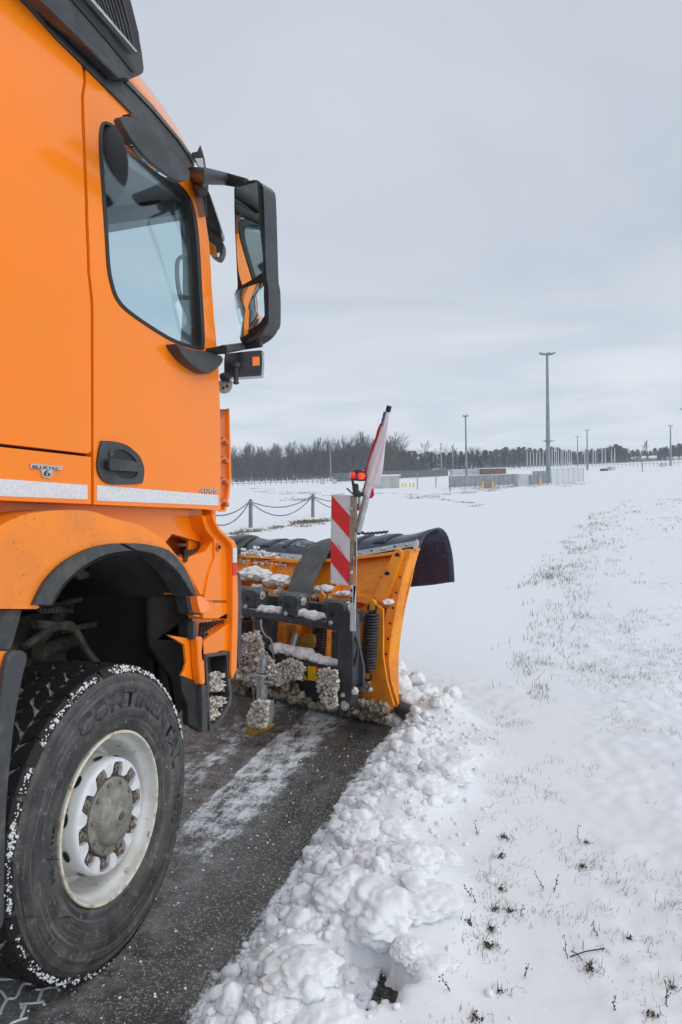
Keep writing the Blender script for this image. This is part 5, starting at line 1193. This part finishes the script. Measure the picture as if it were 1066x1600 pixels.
# lamp masts
MGR = 'tall floodlight masts across the snowy field'
def mast(px, pb, pt, w_, label, arm=1.0, D=None, hd=2, ring=False):
    D = D or base_d(px, pb); B = at(px, D); top = fz(px, pt, D); Hh = top - B.z
    t = thing('lamp_mast', B, label, 'lamp mast', MGR)
    bm = bmesh.new(); r = w_ / FPX * D / 2
    tube(bm, [B, B + Z1 * Hh * .35, B + Z1 * Hh * .99], [r, r * .85, r * .5], 10); link('mast_pole', bm, M['mast'], t)
    bm = bmesh.new(); hw = arm / FPX * D / 2; box(bm, B + Z1 * (Hh - .06), XV, YV, Z1, hw * 1.3, .12, .10); 
    link('crossarm', bm, M['mast'], t, smooth=False)
    for k in range(hd):
        f = -1 + 2 * k / max(1, hd - 1); bm = bmesh.new(); rt = Matrix.Rotation(R(14) * (1 if f < 0 else -1), 3, 'Y')
        box(bm, B + Z1 * (Hh + .02) + XV * hw * f * .62, rt @ XV, YV, rt @ Z1, hw * .62, .45, .16); link('floodlight', bm, M['mast'], t, bevel=.02)
    if ring:
        bm = bmesh.new(); z = fz(px, 689, D) - B.z; tube(bm, [B + Z1 * (z - .08), B + Z1 * (z + .08)], r * 1.35, 12); box(bm, B + Z1 * z, XV, YV, Z1, 1.3, .1, .06); link('clamp_ring', bm, M['mast'], t)
        bm = bmesh.new(); tube(bm, [B, B + Z1 * .5], r * 1.3, 10); link('mast_foot', bm, M['mast'], t)
    return t
mast(857, 755, 553, 7.5, 'tallest floodlight mast beside the fenced utility cabinets', 26, hd=3, ring=True)
mast(729, 757, 650, 4.2, 'second tallest mast at left end of the low grey fence', 8)
mast(690, 741, 693, 2.6, 'slim mast just right of the white pavilion, in front of the woods', 4)
mast(517, 752, 700, 2.4, 'thin mast in front of the bare woods left of the red lamp', 3)
mast(903, 729, 682, 2.4, 'short mast standing among the white poles', 7)
mast(918, 735, 672, 3.0, 'mast right of the white poles, in front of them', 6)
mast(1048, 728, 665, 3.4, 'single mast near the right edge, beyond the long rail', 8)
mast(1069, 728, 639, 3.4, 'mast cut off by the right edge with one lamp head showing', 14)
mast(708, 738, 706, 1.6, 'faint thin mast between two taller masts before the woods', 2, hd=1)
# white poles
PGR = 'white bare poles in rows on the far side of the field'
flag_px = [824, 829, 834, 839, 844, 849, 863, 867, 870, 873, 877, 880, 884, 887, 890, 893, 914, 927, 931, 941, 946, 956, 961]
for i, px in enumerate(flag_px):
    D = 250 + (i * 37 % 11) * 2; B = at(px, D); h_ = fz(px, 701 + (3 if px < 860 else -1) + (i * 13 % 5) * .6, D) - B.z; bm = bmesh.new(); tube(bm, [B, B + Z1 * h_], [.16, .10], 6)
    o = link('white_pole', bm, M['pole']); tag(o, 'slim white pole standing in the far rows before the pine woods', 'pole', PGR)
# posts with chains near the truck
chn = []
for px, pb, pt, lab in ((389, 825, 780, 'grey chain post nearest the truck, leaning slightly on snow'), (487, 808, 772, 'grey chain post left of the red and white board'), (560, 796, 766, 'grey chain post hidden behind the red and white board'), (300, 850, 790, 'grey chain post hidden behind the truck cab')):
    D = base_d(px, pb); B = at(px, D); h_ = fz(px, pt, D) - B.z; bm = bmesh.new(); r = .065; tube(bm, [B, B + Z1 * (h_ - .03) + XV * .03, B + Z1 * h_ + XV * .03], [r, r * .95, r * .7], 9)
    tag(link('chain_post', bm, M['post'], bevel=.01), lab, 'post', 'posts linked by chains'); chn.append((B, h_))
chn = [chn[3], chn[0], chn[1], chn[2]]; cl_ = ['upper', 'lower']
for i, (A, Bq) in enumerate(zip(chn, chn[1:])):
    for k, (za, sg_) in enumerate(((.93, .30), (.93, .46))):
        pts = [A[0].lerp(Bq[0], f / 16) + Z1 * (A[1] * (1 - f / 16) + Bq[1] * f / 16) * (za - k * (.0 if i != 1 else .02)) - Z1 * (sg_ + k * .12) * 4 * (f / 16) * (1 - f / 16) for f in range(17)]
        bm = bmesh.new(); tube(bm, pts, .020, 5)
        tag(link('sagging_chain', bm, M['post']), '%s chain sagging %s' % (cl_[k], ('from the truck side to the nearest post', 'between the two posts left of the board', 'from the second post to behind the board')[i]), 'chain', 'chains between the posts')
# pavilion and low buildings
def house(name, pxl, pxr, pb, pt, dep, m, label, cat, parts=(), D=None, roof=None, parent=None):
    D = D or base_d((pxl + pxr) / 2, pb); x0, x1 = fx(pxl, D), fx(pxr, D); z0 = gz((x0 + x1) / 2, D) - .1; z1 = fz((pxl + pxr) / 2, pt, D)
    t = thing(name, ((x0 + x1) / 2, D, z0), label, cat)
    bm = bmesh.new(); box(bm, ((x0 + x1) / 2, D + dep / 2, (z0 + z1) / 2), XV, YV, Z1, x1 - x0, dep, z1 - z0); link('wall', bm, m, t, smooth=False)
    if roof is not None:
        bm = bmesh.new(); box(bm, ((x0 + x1) / 2, D + dep / 2, z1 + roof / 2), XV, YV, Z1, x1 - x0 + .3, dep + .3, roof); link('roof', bm, M['packed'], t, bevel=.03)
    for (nm, a, b, c, d, mm) in parts:
        xa, xb = fx(a, D), fx(b, D); za, zb = fz(a, c, D), fz(a, d, D); bm = bmesh.new(); box(bm, ((xa + xb) / 2, D - .03, (za + zb) / 2), XV, YV, Z1, xb - xa, .05, abs(zb - za)); link(nm, bm, mm, t, smooth=False)
    return t
doorm = mat('pale_blue_door', (.38, .44, .49), .5)
creamw = mat('cream_render', (.50, .49, .46), .8)
house('pavilion', 588, 624, 763, 744, 4, creamw, 'small cream pavilion with two pale doors behind the rolled flag', 'pavilion', [('door', 591, 599, 749, 762, doorm), ('door', 611, 619, 748, 761, doorm)], roof=.12)
house('utility_cabinet', 810, 832, 760, 741, 1.6, M['whitepaint'], 'large white utility cabinet in the middle of the low grey fence', 'cabinet', [('door_panel', 827, 831.5, 742.5, 756.5, M['mast'])])
house('utility_box', 757, 768, 763.5, 750, 1.0, mat('grey_box', (.24, .24, .24), .7), 'small grey box between two yellow bollards at the fence', 'utility box')
house('container', 708, 755, 742, 734, 5, M['whitepaint'], 'long low white container in front of the dark woods', 'container', roof=.1)
house('shed', 756, 791, 741, 732, 5, M['barn'], 'low brown shed with snowy roof beside the white container', 'shed', roof=.15)
house('utility_box', 500, 507, 757, 749, 1.2, M['whitepaint'], 'little white box left of the thin mast by the woods', 'utility box')
house('utility_box', 519, 526, 756, 749, 1.2, creamw, 'little cream box right of the thin mast by the woods', 'utility box')
house('farmhouse', 996, 1026, 727, 716, 8, mat('tan_wall', (.24, .22, .18), .8), 'far house with snow covered roof in front of the right woods', 'house', [('window', 1000, 1003, 719, 723, M['seal']), ('window', 1016, 1019, 719, 723, M['seal'])], D=330, roof=1.0)
house('farmhouse', 1053, 1085, 727, 716, 8, creamw, 'pale far house cut off by the right edge', 'house', [('window', 1057, 1060, 719, 723, M['seal'])], D=330, roof=.9)
house('shed', 955, 962, 735, 729, 2, M['whitepaint'], 'tiny pale hut by the rail right of the poles', 'hut')
house('utility_box', 942, 950, 736, 732, 1.5, M['barn'], 'small brown box lying on snow right of the second white pole rows', 'utility box')
house('utility_box', 1035, 1043, 729, 724, 1.5, M['whitepaint'], 'small pale box left of the mast near the right edge', 'utility box')
# bollards
bl = ['leftmost of the four yellow bollards right of the pavilion', 'second yellow bollard right of the pavilion', 'third yellow bollard right of the pavilion', 'rightmost of the four yellow bollards right of the pavilion', 'yellow bollard left of the small grey box', 'yellow bollard right of the small grey box', 'yellow and black bollard right of the white cabinet']
for (px, pb, pt), lab in zip(((629, 761, 755), (634, 761, 755), (640.5, 761, 755), (646, 761, 754), (754.5, 764, 752), (770, 763.5, 752), (844.5, 760, 746)), bl):
    D = base_d(px, pb); B = at(px, D); bm = bmesh.new(); h_ = fz(px, pt, D) - B.z; tube(bm, [B, B + Z1 * h_], .065, 8); tag(link('bollard', bm, M['yellow']), lab, 'bollard', 'yellow bollards')
# fences
def fence(name, p0, p1, hgt, label, n, barm, bars=(.95, .5), infill=0, m2=None):
    D0, D1 = base_d(*p0), base_d(*p1); A, B = at(p0[0], D0), at(p1[0], D1); t = thing(name, A, label, 'fence'); d = (B - A)
    L_ = d.length; u = Vector((d.x, d.y, 0)).normalized()
    for k in range(n + 1):
        P = A.lerp(B, k / n); P.z = gz(P.x, P.y) - .02; bm = bmesh.new(); tube(bm, [P, P + Z1 * hgt], .045, 6); link('fence_post', bm, barm, t)
    for b in bars:
        bm = bmesh.new(); tube(bm, [(lambda P: Vector((P.x, P.y, gz(P.x, P.y) + hgt * b)))(A.lerp(B, k / n)) for k in range(n + 1)], .035, 5); link('rail', bm, barm, t)
    if infill:
        bm = bmesh.new()
        for k in range(n):
            P, Q = A.lerp(B, k / n), A.lerp(B, (k + 1) / n); P.z = gz(P.x, P.y); Q.z = gz(Q.x, Q.y); c = (P + Q) / 2
            if infill == 2: box(bm, c + Z1 * hgt * .5, (Q - P).normalized(), u.cross(Z1), Z1, (Q - P).length * .98, .02, hgt * .86)
            else:
                for j in range(9):
                    V_ = P.lerp(Q, (j + .5) / 9); tube(bm, [V_ + Z1 * .1, V_ + Z1 * hgt * .95], .014, 3)
        o = link('infill', bm, m2 or barm, t, smooth=False)
    return t
mesh_p = mat('grey_mesh_panel', (.20, .23, .27), .6, col2=(.27, .30, .33), nscale=2)
fence('low_fence', (702, 763), (809, 758), 1.05, 'low grey panel fence left of the white cabinet', 14, M['mast'], (.97,), 2, mesh_p)
fence('low_fence', (833, 758), (856, 757), 1.3, 'short grey panel fence between cabinet and tallest mast', 3, M['mast'], (.97,), 2, mesh_p)
fence('bar_fence', (862, 757), (912, 753), 1.5, 'pale barred fence running right from the tallest mast', 6, M['pole'], (.97, .1), 1)
fence('long_fence', (300, 761), (520, 754), 1.1, 'dark low fence along the foot of the bare woods', 26, M['post'], (.95, .6, .3))
fence('long_fence', (521, 754), (700, 744), 1.5, 'dark low fence behind the pavilion before the woods', 40, M['post'], (.95, .6, .3), 2, mat('dark_mesh', (.10, .11, .12), .9))
fence('long_fence', (795, 735), (1080, 727), 1.4, 'long pale rail fence across the far right field', 50, M['mast'], (.95, .5))
for px, pt, pb, lab in ((652, 738, 765, 'thin stake right of the four yellow bollards'), (681, 738, 762, 'thin stake left of the second tallest mast'), (703, 742, 770, 'blue topped marker at left end of the low fence'), (1004, 722, 738, 'thin stake far right beyond the smooth snow'), (393, 744, 757, 'thin short post at the left wood edge'), (459, 741, 756, 'thin short post at the foot of the left woods')):
    D = base_d(px, pb); B = at(px, D); bm = bmesh.new(); tube(bm, [B, B + Z1 * (fz(px, pt, D) - B.z)], .035 * D / 60, 6); tag(link('marker_post', bm, M['mast']), lab, 'marker post', 'marker stakes in the field')

# ------------------------------------------------------------------ trees
def bare_tree(seed, H, spread, kink=.25, dens=1.0):
    r = random.Random(seed); tr = bmesh.new(); cr_ = bmesh.new()
    def seg(bm, p, q, ra, rb, n): 
        t = (q - p).normalized(); x = t.orthogonal().normalized(); y = t.cross(x)
        A = [bm.verts.new(p + (x * math.cos(2 * math.pi * k / n) + y * math.sin(2 * math.pi * k / n)) * ra) for k in range(n)]; B = [bm.verts.new(q + (x * math.cos(2 * math.pi * k / n) + y * math.sin(2 * math.pi * k / n)) * rb) for k in range(n)]
        for k in range(n): bm.faces.new((A[k], A[(k + 1) % n], B[(k + 1) % n], B[k]))
    def grow(p, d, ln, rad, lv):
        q = p + d * ln; bm = tr if lv < 1 else cr_
        seg(bm, p, q, rad, rad * .72, 7 if lv < 1 else (4 if lv < 3 else 3))
        if lv >= 5: return
        nb = (3 if lv < 4 else 4)
        for k in range(nb):
            a = r.uniform(0, 6.28); tl = r.uniform(.25, .75) * spread if k else r.uniform(.05, .3)
            x = d.orthogonal().normalized(); y = d.cross(x); nd = (d * math.cos(tl) + (x * math.cos(a) + y * math.sin(a)) * math.sin(tl)); nd.z += .12; nd.normalize()
            st = p + d * ln * (1 if k == 0 else r.uniform(.45, .98))
            grow(st, nd, ln * r.uniform(.62, .86), rad * (.70 if k == 0 else .5), lv + 1)
    grow(Vector((0, 0, -.3)), Vector((r.uniform(-.05, .05), r.uniform(-.05, .05), 1)).normalized(), H * .26, H * .017, 0)
    zmax = max(v.co.z for v in cr_.verts); s = H / zmax
    for b in (tr, cr_): bmesh.ops.scale(b, vec=(s, s, s), verts=b.verts)
    return tr, cr_
def pine_tree(seed, H, rx=.22):
    r = random.Random(seed); tr = bmesh.new(); cr_ = bmesh.new()
    tube(tr, [(0, 0, -.3), (.05, 0, H * .5), (0, .05, H * .96)], [H * .016, H * .012, H * .003], 7)
    c0 = r.uniform(.22, .42)
    for k in range(46):
        f = c0 + (1 - c0) * k / 45; rad = H * rx * (1 - (f - c0) / (1 - c0)) ** .7 * r.uniform(.5, 1.05) + .15; a = r.uniform(0, 6.28)
        for j in range(5):
            g = (j + 1) / 5; cx_, cy_ = math.cos(a) * rad * g, math.sin(a) * rad * g; z = H * f + rad * g * r.uniform(-.15, .18)
            for i in range(7):
                c = Vector((cx_, cy_, z)) + Vector((r.gauss(0, 1), r.gauss(0, 1), r.gauss(0, .5))) * (.05 * H * .5); e1 = Vector((r.gauss(0, 1), r.gauss(0, 1), r.gauss(0, .4))).normalized(); e2 = Vector((r.gauss(0, 1), r.gauss(0, 1), r.gauss(0, .4))).normalized(); s = H * .028
                cr_.faces.new([cr_.verts.new(c + e1 * s), cr_.verts.new(c + e2 * s), cr_.verts.new(c - e1 * s * .6 - e2 * s * .4)])
    return tr, cr_
def make_tree(name, builder, m1, m2):
    t = bpy.data.objects.new(name, None); tr, cr_ = builder
    a = link('trunk', tr, m1, recalc=False); b = link('crown', cr_, m2, smooth=False, recalc=False)
    return t, a, b
PB = [make_tree('bare_tree', bare_tree(s, 10, sp), M['bark'], M['twig'] if s % 3 else M['twigwarm']) for s, sp in ((1, 1.0), (2, .8), (3, 1.15), (4, .9), (5, 1.05), (6, .75))]
PP = [make_tree('pine_tree', pine_tree(s, 10, rx), M['bark'], M['pine'] if s % 2 else M['pinesnow']) for s, rx in ((1, .20), (2, .24), (3, .18), (4, .22))]
used = set()
def place_tree(protos, i, px, D, top, label, group, wide=1.0, sink=0):
    t0, a0, b0 = protos[i % len(protos)]; B = at(px, D); B.z -= sink; H = fz(px, top, D) - B.z
    key = (id(protos), i % len(protos)); first = key not in used; used.add(key)
    if first: t, parts = t0, [a0, b0]; COL.objects.link(t)
    else:
        t = t0.copy(); COL.objects.link(t); parts = []
        for c in (a0, b0): c2 = c.copy(); COL.objects.link(c2); parts.append(c2)
    for c in parts: c.parent = t; c.location = (0, 0, 0)
    t.location = B; s = H / 10; t.scale = (s * wide, s * wide, s); t.rotation_euler = (0, 0, rt.uniform(0, 6.28)); tag(t, label, 'tree', group)
rt = random.Random(4)
def skyline(tab, px):
    for (x0, y0), (x1, y1) in zip(tab, tab[1:]):
        if px <= x1: return y0 + (y1 - y0) * (px - x0) / (x1 - x0)
    return tab[-1][1]
TL = [(150, 700), (300, 698), (360, 700), (385, 694), (405, 689), (430, 697), (460, 692), (500, 686), (540, 683), (565, 676), (590, 679), (605, 676), (625, 690), (640, 704), (660, 702)]
LGR = 'bare trees along the front of the left woods'
for i in range(92):
    px = 300 + 345 * (i + rt.uniform(-.4, .4)) / 91; D = rt.uniform(185, 232)
    top = skyline(TL, px) + (rt.uniform(-5, 7) if i % 3 else rt.uniform(6, 26)); place_tree(PB, i, px, D, top, 'bare dark leafless tree in the left woods behind the snowy field', LGR, rt.uniform(.8, 1.15))
place_tree(PB, 2, 617, 178, 672, 'tallest bare spreading tree right of the rolled flag', LGR, 1.25)
place_tree(PB, 4, 663, 230, 687, 'pale bare tree standing alone right of the woods gap', LGR, 1.15)
place_tree(PB, 0, 706, 235, 692, 'bare tree above the pines left of the second tallest mast', LGR, 1.1)
place_tree(PB, 2, 693, 240, 694, 'bare round tree beside the slim mast', LGR, 1.1)
place_tree(PB, 1, 740, 250, 696, 'bare low tree right of the second tallest mast', LGR, 1.4)
place_tree(PB, 5, 1011, 335, 687, 'tall narrow bare tree beyond the far right houses', LGR, .8)
for px, tp in ((795, 716), (803, 714), (812, 718)): place_tree(PB, int(px), px, 262, tp, 'brown bush at the right end of the brown shed', 'brown bushes by the shed', 1.6)
TR = [(600, 706), (640, 704), (680, 706), (720, 704), (760, 702), (785, 699), (810, 697), (840, 700), (870, 698), (900, 703), (920, 701), (945, 697), (965, 694), (990, 701), (1010, 702), (1030, 698), (1066, 692), (1150, 688)]
RGR = 'dark pines along the right woods'
for i in range(118):
    px = 628 + 520 * (i + rt.uniform(-.4, .4)) / 117; D = rt.uniform(300, 370) if px > 760 else rt.uniform(245, 300)
    top = skyline(TR, px) + (rt.uniform(0, 4) if i % 2 else rt.uniform(3, 14)); place_tree(PP, i, px, D, top, 'dark evergreen tree in the right woods behind the snowy field', RGR, rt.uniform(1.2, 1.8))
for i in range(26):
    px = 930 + 170 * i / 25; place_tree(PB, i + 3, px, rt.uniform(345, 380), skyline(TR, px) + rt.uniform(-2, 6), 'bare leafless tree rising among the far right pines', 'bare trees in the right woods', 1.4)
# the depth of the woods
def wood_mass(name, p0, p1, D0, D1, tab, n, m, kind):
    bm = bmesh.new(); r = random.Random(9)
    for i in range(n):
        px = r.uniform(p0, p1); D = r.uniform(D0, D1); B = at(px, D); top = skyline(tab, px) + (r.uniform(8, 22) if kind == 'bare' else r.uniform(2, 12)); H = fz(px, top, D) - B.z
        if kind == 'bare':
            tp = B + Z1 * H * .95 + XV * r.uniform(-.5, .5); q = [bm.verts.new(B - XV * .14), bm.verts.new(B + XV * .14), bm.verts.new(tp)]; bm.faces.new(q)
            for k in range(34):
                f = r.uniform(.12, .97); P = B.lerp(tp, f); a = r.uniform(0, 6.28); ln = H * r.uniform(.12, .30) * (1.15 - f); d = Vector((math.cos(a), math.sin(a), r.uniform(.3, 1.5))).normalized() * ln
                sd_ = d.cross(YV).normalized() * H * .006; bm.faces.new([bm.verts.new(P - sd_), bm.verts.new(P + sd_), bm.verts.new(P + d)])
                for j in range(3):
                    P2 = P + d * r.uniform(.3, .9); d2 = (d.normalized() + Vector((r.gauss(0, .6), r.gauss(0, .6), r.gauss(.2, .4)))).normalized() * ln * .5; bm.faces.new([bm.verts.new(P2 - sd_ * .6), bm.verts.new(P2 + sd_ * .6), bm.verts.new(P2 + d2)])
        else:
            for k in range(90):
                f = r.uniform(.05, 1) ; a = r.uniform(0, 6.28); rad = H * .24 * (1.1 - f) * r.uniform(.2, 1); P = B + Vector((math.cos(a) * rad, math.sin(a) * rad, H * f)); s = H * .06
                e1 = Vector((r.gauss(0, 1), r.gauss(0, 1), r.gauss(0, .5))).normalized() * s; e2 = Vector((r.gauss(0, 1), r.gauss(0, 1), r.gauss(0, .5))).normalized() * s; bm.faces.new([bm.verts.new(P + e1), bm.verts.new(P + e2), bm.verts.new(P - e1 - e2 * .3)])
    o = link(name, bm, m, smooth=False, recalc=False); tag(o, kind='stuff'); return o
wood_mass('bare_woodland', 280, 660, 235, 300, TL, 620, M['twig'], 'bare')
wood_mass('pine_woodland', 560, 1180, 375, 470, TR, 620, M['pine'], 'pine')
wood_mass('woodland_understorey', 280, 640, 300, 330, [(x, y + 16) for x, y in TL], 300, M['pine'], 'pine')

# ------------------------------------------------------------------ grass and weeds through the snow
def inpoly(x, y, poly):
    ins = False
    for i in range(len(poly)):
        (xa, ya), (xb, yb) = poly[i - 1], poly[i]
        if (ya > y) != (yb > y) and x < (xb - xa) * (y - ya) / (yb - ya) + xa: ins = not ins
    return ins
rg_ = random.Random(8)
def blade(bm, P, h_, lean, az, w_):
    d = Vector((math.cos(az) * lean, math.sin(az) * lean, 1)).normalized(); s = Vector((-math.sin(az + .8), math.cos(az + .8), 0)) * w_; m1 = P + d * h_ * .55; tp = m1 + (d + Vector((math.cos(az), math.sin(az), -.2)) * lean * .6).normalized() * h_ * .45
    a, b, c, e, t = bm.verts.new(P - s), bm.verts.new(P + s), bm.verts.new(m1 + s * .7), bm.verts.new(m1 - s * .7), bm.verts.new(tp); bm.faces.new((a, b, c, e)); bm.faces.new((e, c, t))
def tuft(bm, px, py, n, sp, h0, h1, w_=.0012, lean=.5):
    G = gnd(px, py, .07)
    for k in range(n):
        x, y = G.x + rg_.gauss(0, sp), G.y + rg_.gauss(0, sp); z = snow_h(x, y) - .004
        blade(bm, Vector((x, y, z)), rg_.uniform(h0, h1), abs(rg_.gauss(0, lean)), rg_.uniform(0, 6.28), w_ * (1 + y * .10))
verge = [(770, 1110), (815, 1040), (840, 960), (870, 870), (925, 815), (985, 785), (1066, 770), (1100, 770), (1100, 1640), (690, 1640), (730, 1440), (745, 1300), (775, 1200)]
bg_, bd_, bw_ = bmesh.new(), bmesh.new(), bmesh.new()
k = 0
while k < 1150:
    py = (775 + 850 * rg_.random() ** 1.35) if k % 2 else rg_.uniform(775, 1130); px = rg_.uniform(700, 1090)
    if not inpoly(px, py, verge): continue
    G = gnd(px, py, .07)
    if noise.noise(Vector((G.x * .9, G.y * .9, 4))) + .5 * noise.noise(Vector((G.x * 3.1, G.y * 2.2, 8))) + rg_.gauss(0, .10) < .10: continue
    n = rg_.choice((1, 2, 3, 5, 9, 12)) ; tuft(bg_ if rg_.random() < .25 else bd_, px, py, n, .014 + .004 * G.y, .010, .050, .0008, 1.2); k += 1
lf = [(880, 905), (868, 885), (905, 860), (930, 840), (925, 820), (950, 808), (975, 795), (1040, 790), (1048, 812), (1055, 782), (915, 820), (895, 885), (860, 900), (845, 905), (935, 815), (890, 850)]
for px, py in lf:
    for j in range(11): tuft(bg_, px + rg_.gauss(0, 13), py + rg_.gauss(0, 6), 9, .09, .03, .10, .0016, .8)
for j in range(190):
    f = rg_.random(); px = 835 + 150 * f + rg_.gauss(0, 24); py = 1070 - 265 * f ** .62 + rg_.gauss(0, 18)
    tuft(bd_, px, py, 5, .06, .03, .11, .0014, 1.0)
for px, py in ((830, 1035), (838, 1082), (850, 1075), (815, 1030), (925, 1040), (975, 985), (990, 960), (1040, 830), (905, 1010), (1000, 900), (960, 880)):
    for j in range(4): tuft(bd_ if j % 2 else bg_, px + rg_.gauss(0, 7), py + rg_.gauss(0, 4), 9, .035, .02, .08, .0013, 1.0)
# line of grass at the field track and near the chain posts
for (x0, y0, x1, y1, n) in ((360, 834, 560, 806, 60), (380, 765, 560, 775, 26), (440, 779, 480, 781, 12), (640, 778, 780, 765, 30), (700, 765, 912, 756, 50), (560, 766, 760, 790, 20), (460, 816, 510, 812, 40)):
    for j in range(n):
        f = rg_.random(); px = x0 + (x1 - x0) * f; py = y0 + (y1 - y0) * f + rg_.gauss(0, 1.6); D = gnd(px, py).y
        for i in range(4): tuft(bg_ if rg_.random() < .5 else bd_, px + rg_.gauss(0, 3), py, 5, .004 * D, .04, .10, .003, .8)
for px, py, n, s_ in ((765, 1480, 26, .020), (790, 1303, 20, .018), (782, 1332, 16, .014), (912, 1345, 16, .014), (920, 1508, 22, .018), (784, 1385, 14, .016), (796, 1418, 14, .014), (774, 1418, 12, .010), (768, 1452, 14, .014), (733, 1452, 10, .012), (916, 1308, 10, .012), (745, 1590, 14, .016), (1018, 1585, 12, .014), (985, 1460, 9, .008), (1052, 1540, 9, .01), (782, 1548, 9, .01)):
    tuft(bd_, px, py, n * 2, s_ * 1.3, .012, .05, .0011, 1.3); tuft(bd_, px + rg_.gauss(0, 14), py + rg_.gauss(0, 12), n, s_ * 2.2, .008, .03, .0010, 1.6); G = gnd(px, py, .07)
    for j in range(n): x, y = G.x + rg_.gauss(0, s_ * .5), G.y + rg_.gauss(0, s_ * .5); lump(bw_, (x, y, snow_h(x, y) + rg_.uniform(.001, .014)), rg_.uniform(.0025, .006), 1, (1, .6, .8), .7)
for px, py in ((748, 1302), (905, 1305), (1065, 1520), (703, 1555), (960, 1575), (1040, 1555), (888, 1492), (820, 1520), (935, 1455), (865, 1385), (850, 1380), (735, 1402), (745, 1410), (813, 1423), (1044, 1565)):
    G = gnd(px, py, .07); z = snow_h(G.x, G.y); az = rg_.uniform(0, 6.28); P = Vector((G.x, G.y, z - .005)); pts = [P]
    for j in range(4): P = P + Vector((math.cos(az) * .008 + rg_.gauss(0, .004), math.sin(az) * .008, .016)); pts.append(P)
    tube(bw_, pts, [.0016, .0014, .0012, .001, .0008], 5)
    for q in pts[1:]:
        for j in range(3): lump(bw_, q + Vector((rg_.gauss(0, .004), rg_.gauss(0, .004), rg_.gauss(0, .003))), rg_.uniform(.0015, .004), 1, (1, .6, .8), .6)
tag(link('green_grass', bg_, M['grass'], smooth=False, recalc=False), kind='stuff'); tag(link('dry_grass', bd_, M['drygrass'], smooth=False, recalc=False), kind='stuff'); tag(link('dead_weeds', bw_, M['weed'], recalc=False), kind='stuff')
def twig(pts, r, label):
    P = []
    for x, y, h_ in pts: G = gnd(x, y, .07 + h_); P.append(Vector((G.x, G.y, snow_h(G.x, G.y) + h_)))
    bm = bmesh.new(); tube(bm, P, r, 6); tag(link('fallen_twig', bm, M['weed']), label, 'twig', 'fallen twigs on the snow')
twig([(891, 1488, .004), (915, 1481, .012), (945, 1475, .008)], .0022, 'longest dark twig lying flat on snow at lower right')
twig([(893, 1478, .0), (902, 1484, .01), (910, 1494, .004)], .0016, 'short twig crossing under the longest twig')

# print of the tyre tread in packed snow beside the wheel
def zp(l): return [(x / 5.33, 1420 + y / 5.33) for x, y in l]
bm = bmesh.new()
for ln in ([(0, 590), (60, 590), (125, 585)], [(185, 640), (205, 622), (262, 625)], [(0, 880), (60, 755), (130, 740), (190, 635)], [(60, 755), (15, 690), (0, 690)], [(300, 672), (360, 672), (420, 655), (480, 650)], [(355, 672), (315, 775)], [(175, 800), (215, 790), (300, 785), (355, 775)], [(215, 800), (175, 905)], [(90, 955), (160, 925), (230, 910)], [(480, 640), (492, 685)], [(350, 765), (372, 805)], [(175, 785), (185, 830)], [(0, 1010), (50, 1000), (90, 955)], [(-120, 700), (-60, 760), (0, 750)], [(20, 400), (70, 395)]):
    P = [gnd(x, y, .001) for x, y in zp(ln)]
    Q = catmull([tuple(p) for p in P], 4, False); tube(bm, [Vector(q) + Vector((rs.gauss(0, .0008), rs.gauss(0, .0008), 0)) for q in Q], .0055, 6)
for v in bm.verts: v.co.z = .0005 + max(0, v.co.z - .001) * .7
tag(link('tyre_print', bm, M['packed'], angle=60), kind='stuff')

# thin winter air
air = bpy.data.materials.new('winter_air'); air.use_nodes = True; t = air.node_tree; t.nodes.clear()
o_ = N(t, 'ShaderNodeOutputMaterial'); v_ = N(t, 'ShaderNodeVolumePrincipled', Density=.0005, Anisotropy=.0); v_.inputs['Color'].default_value = (.86, .93, 1, 1); t.links.new(v_.outputs[0], o_.inputs['Volume'])
bm = bmesh.new(); box(bm, (0, 350, 14), Vector((1, 0, 0)), Vector((0, 1, 0)), Z1, 2000, 1300, 36)
tag(link('haze', bm, air, smooth=False), kind='stuff')
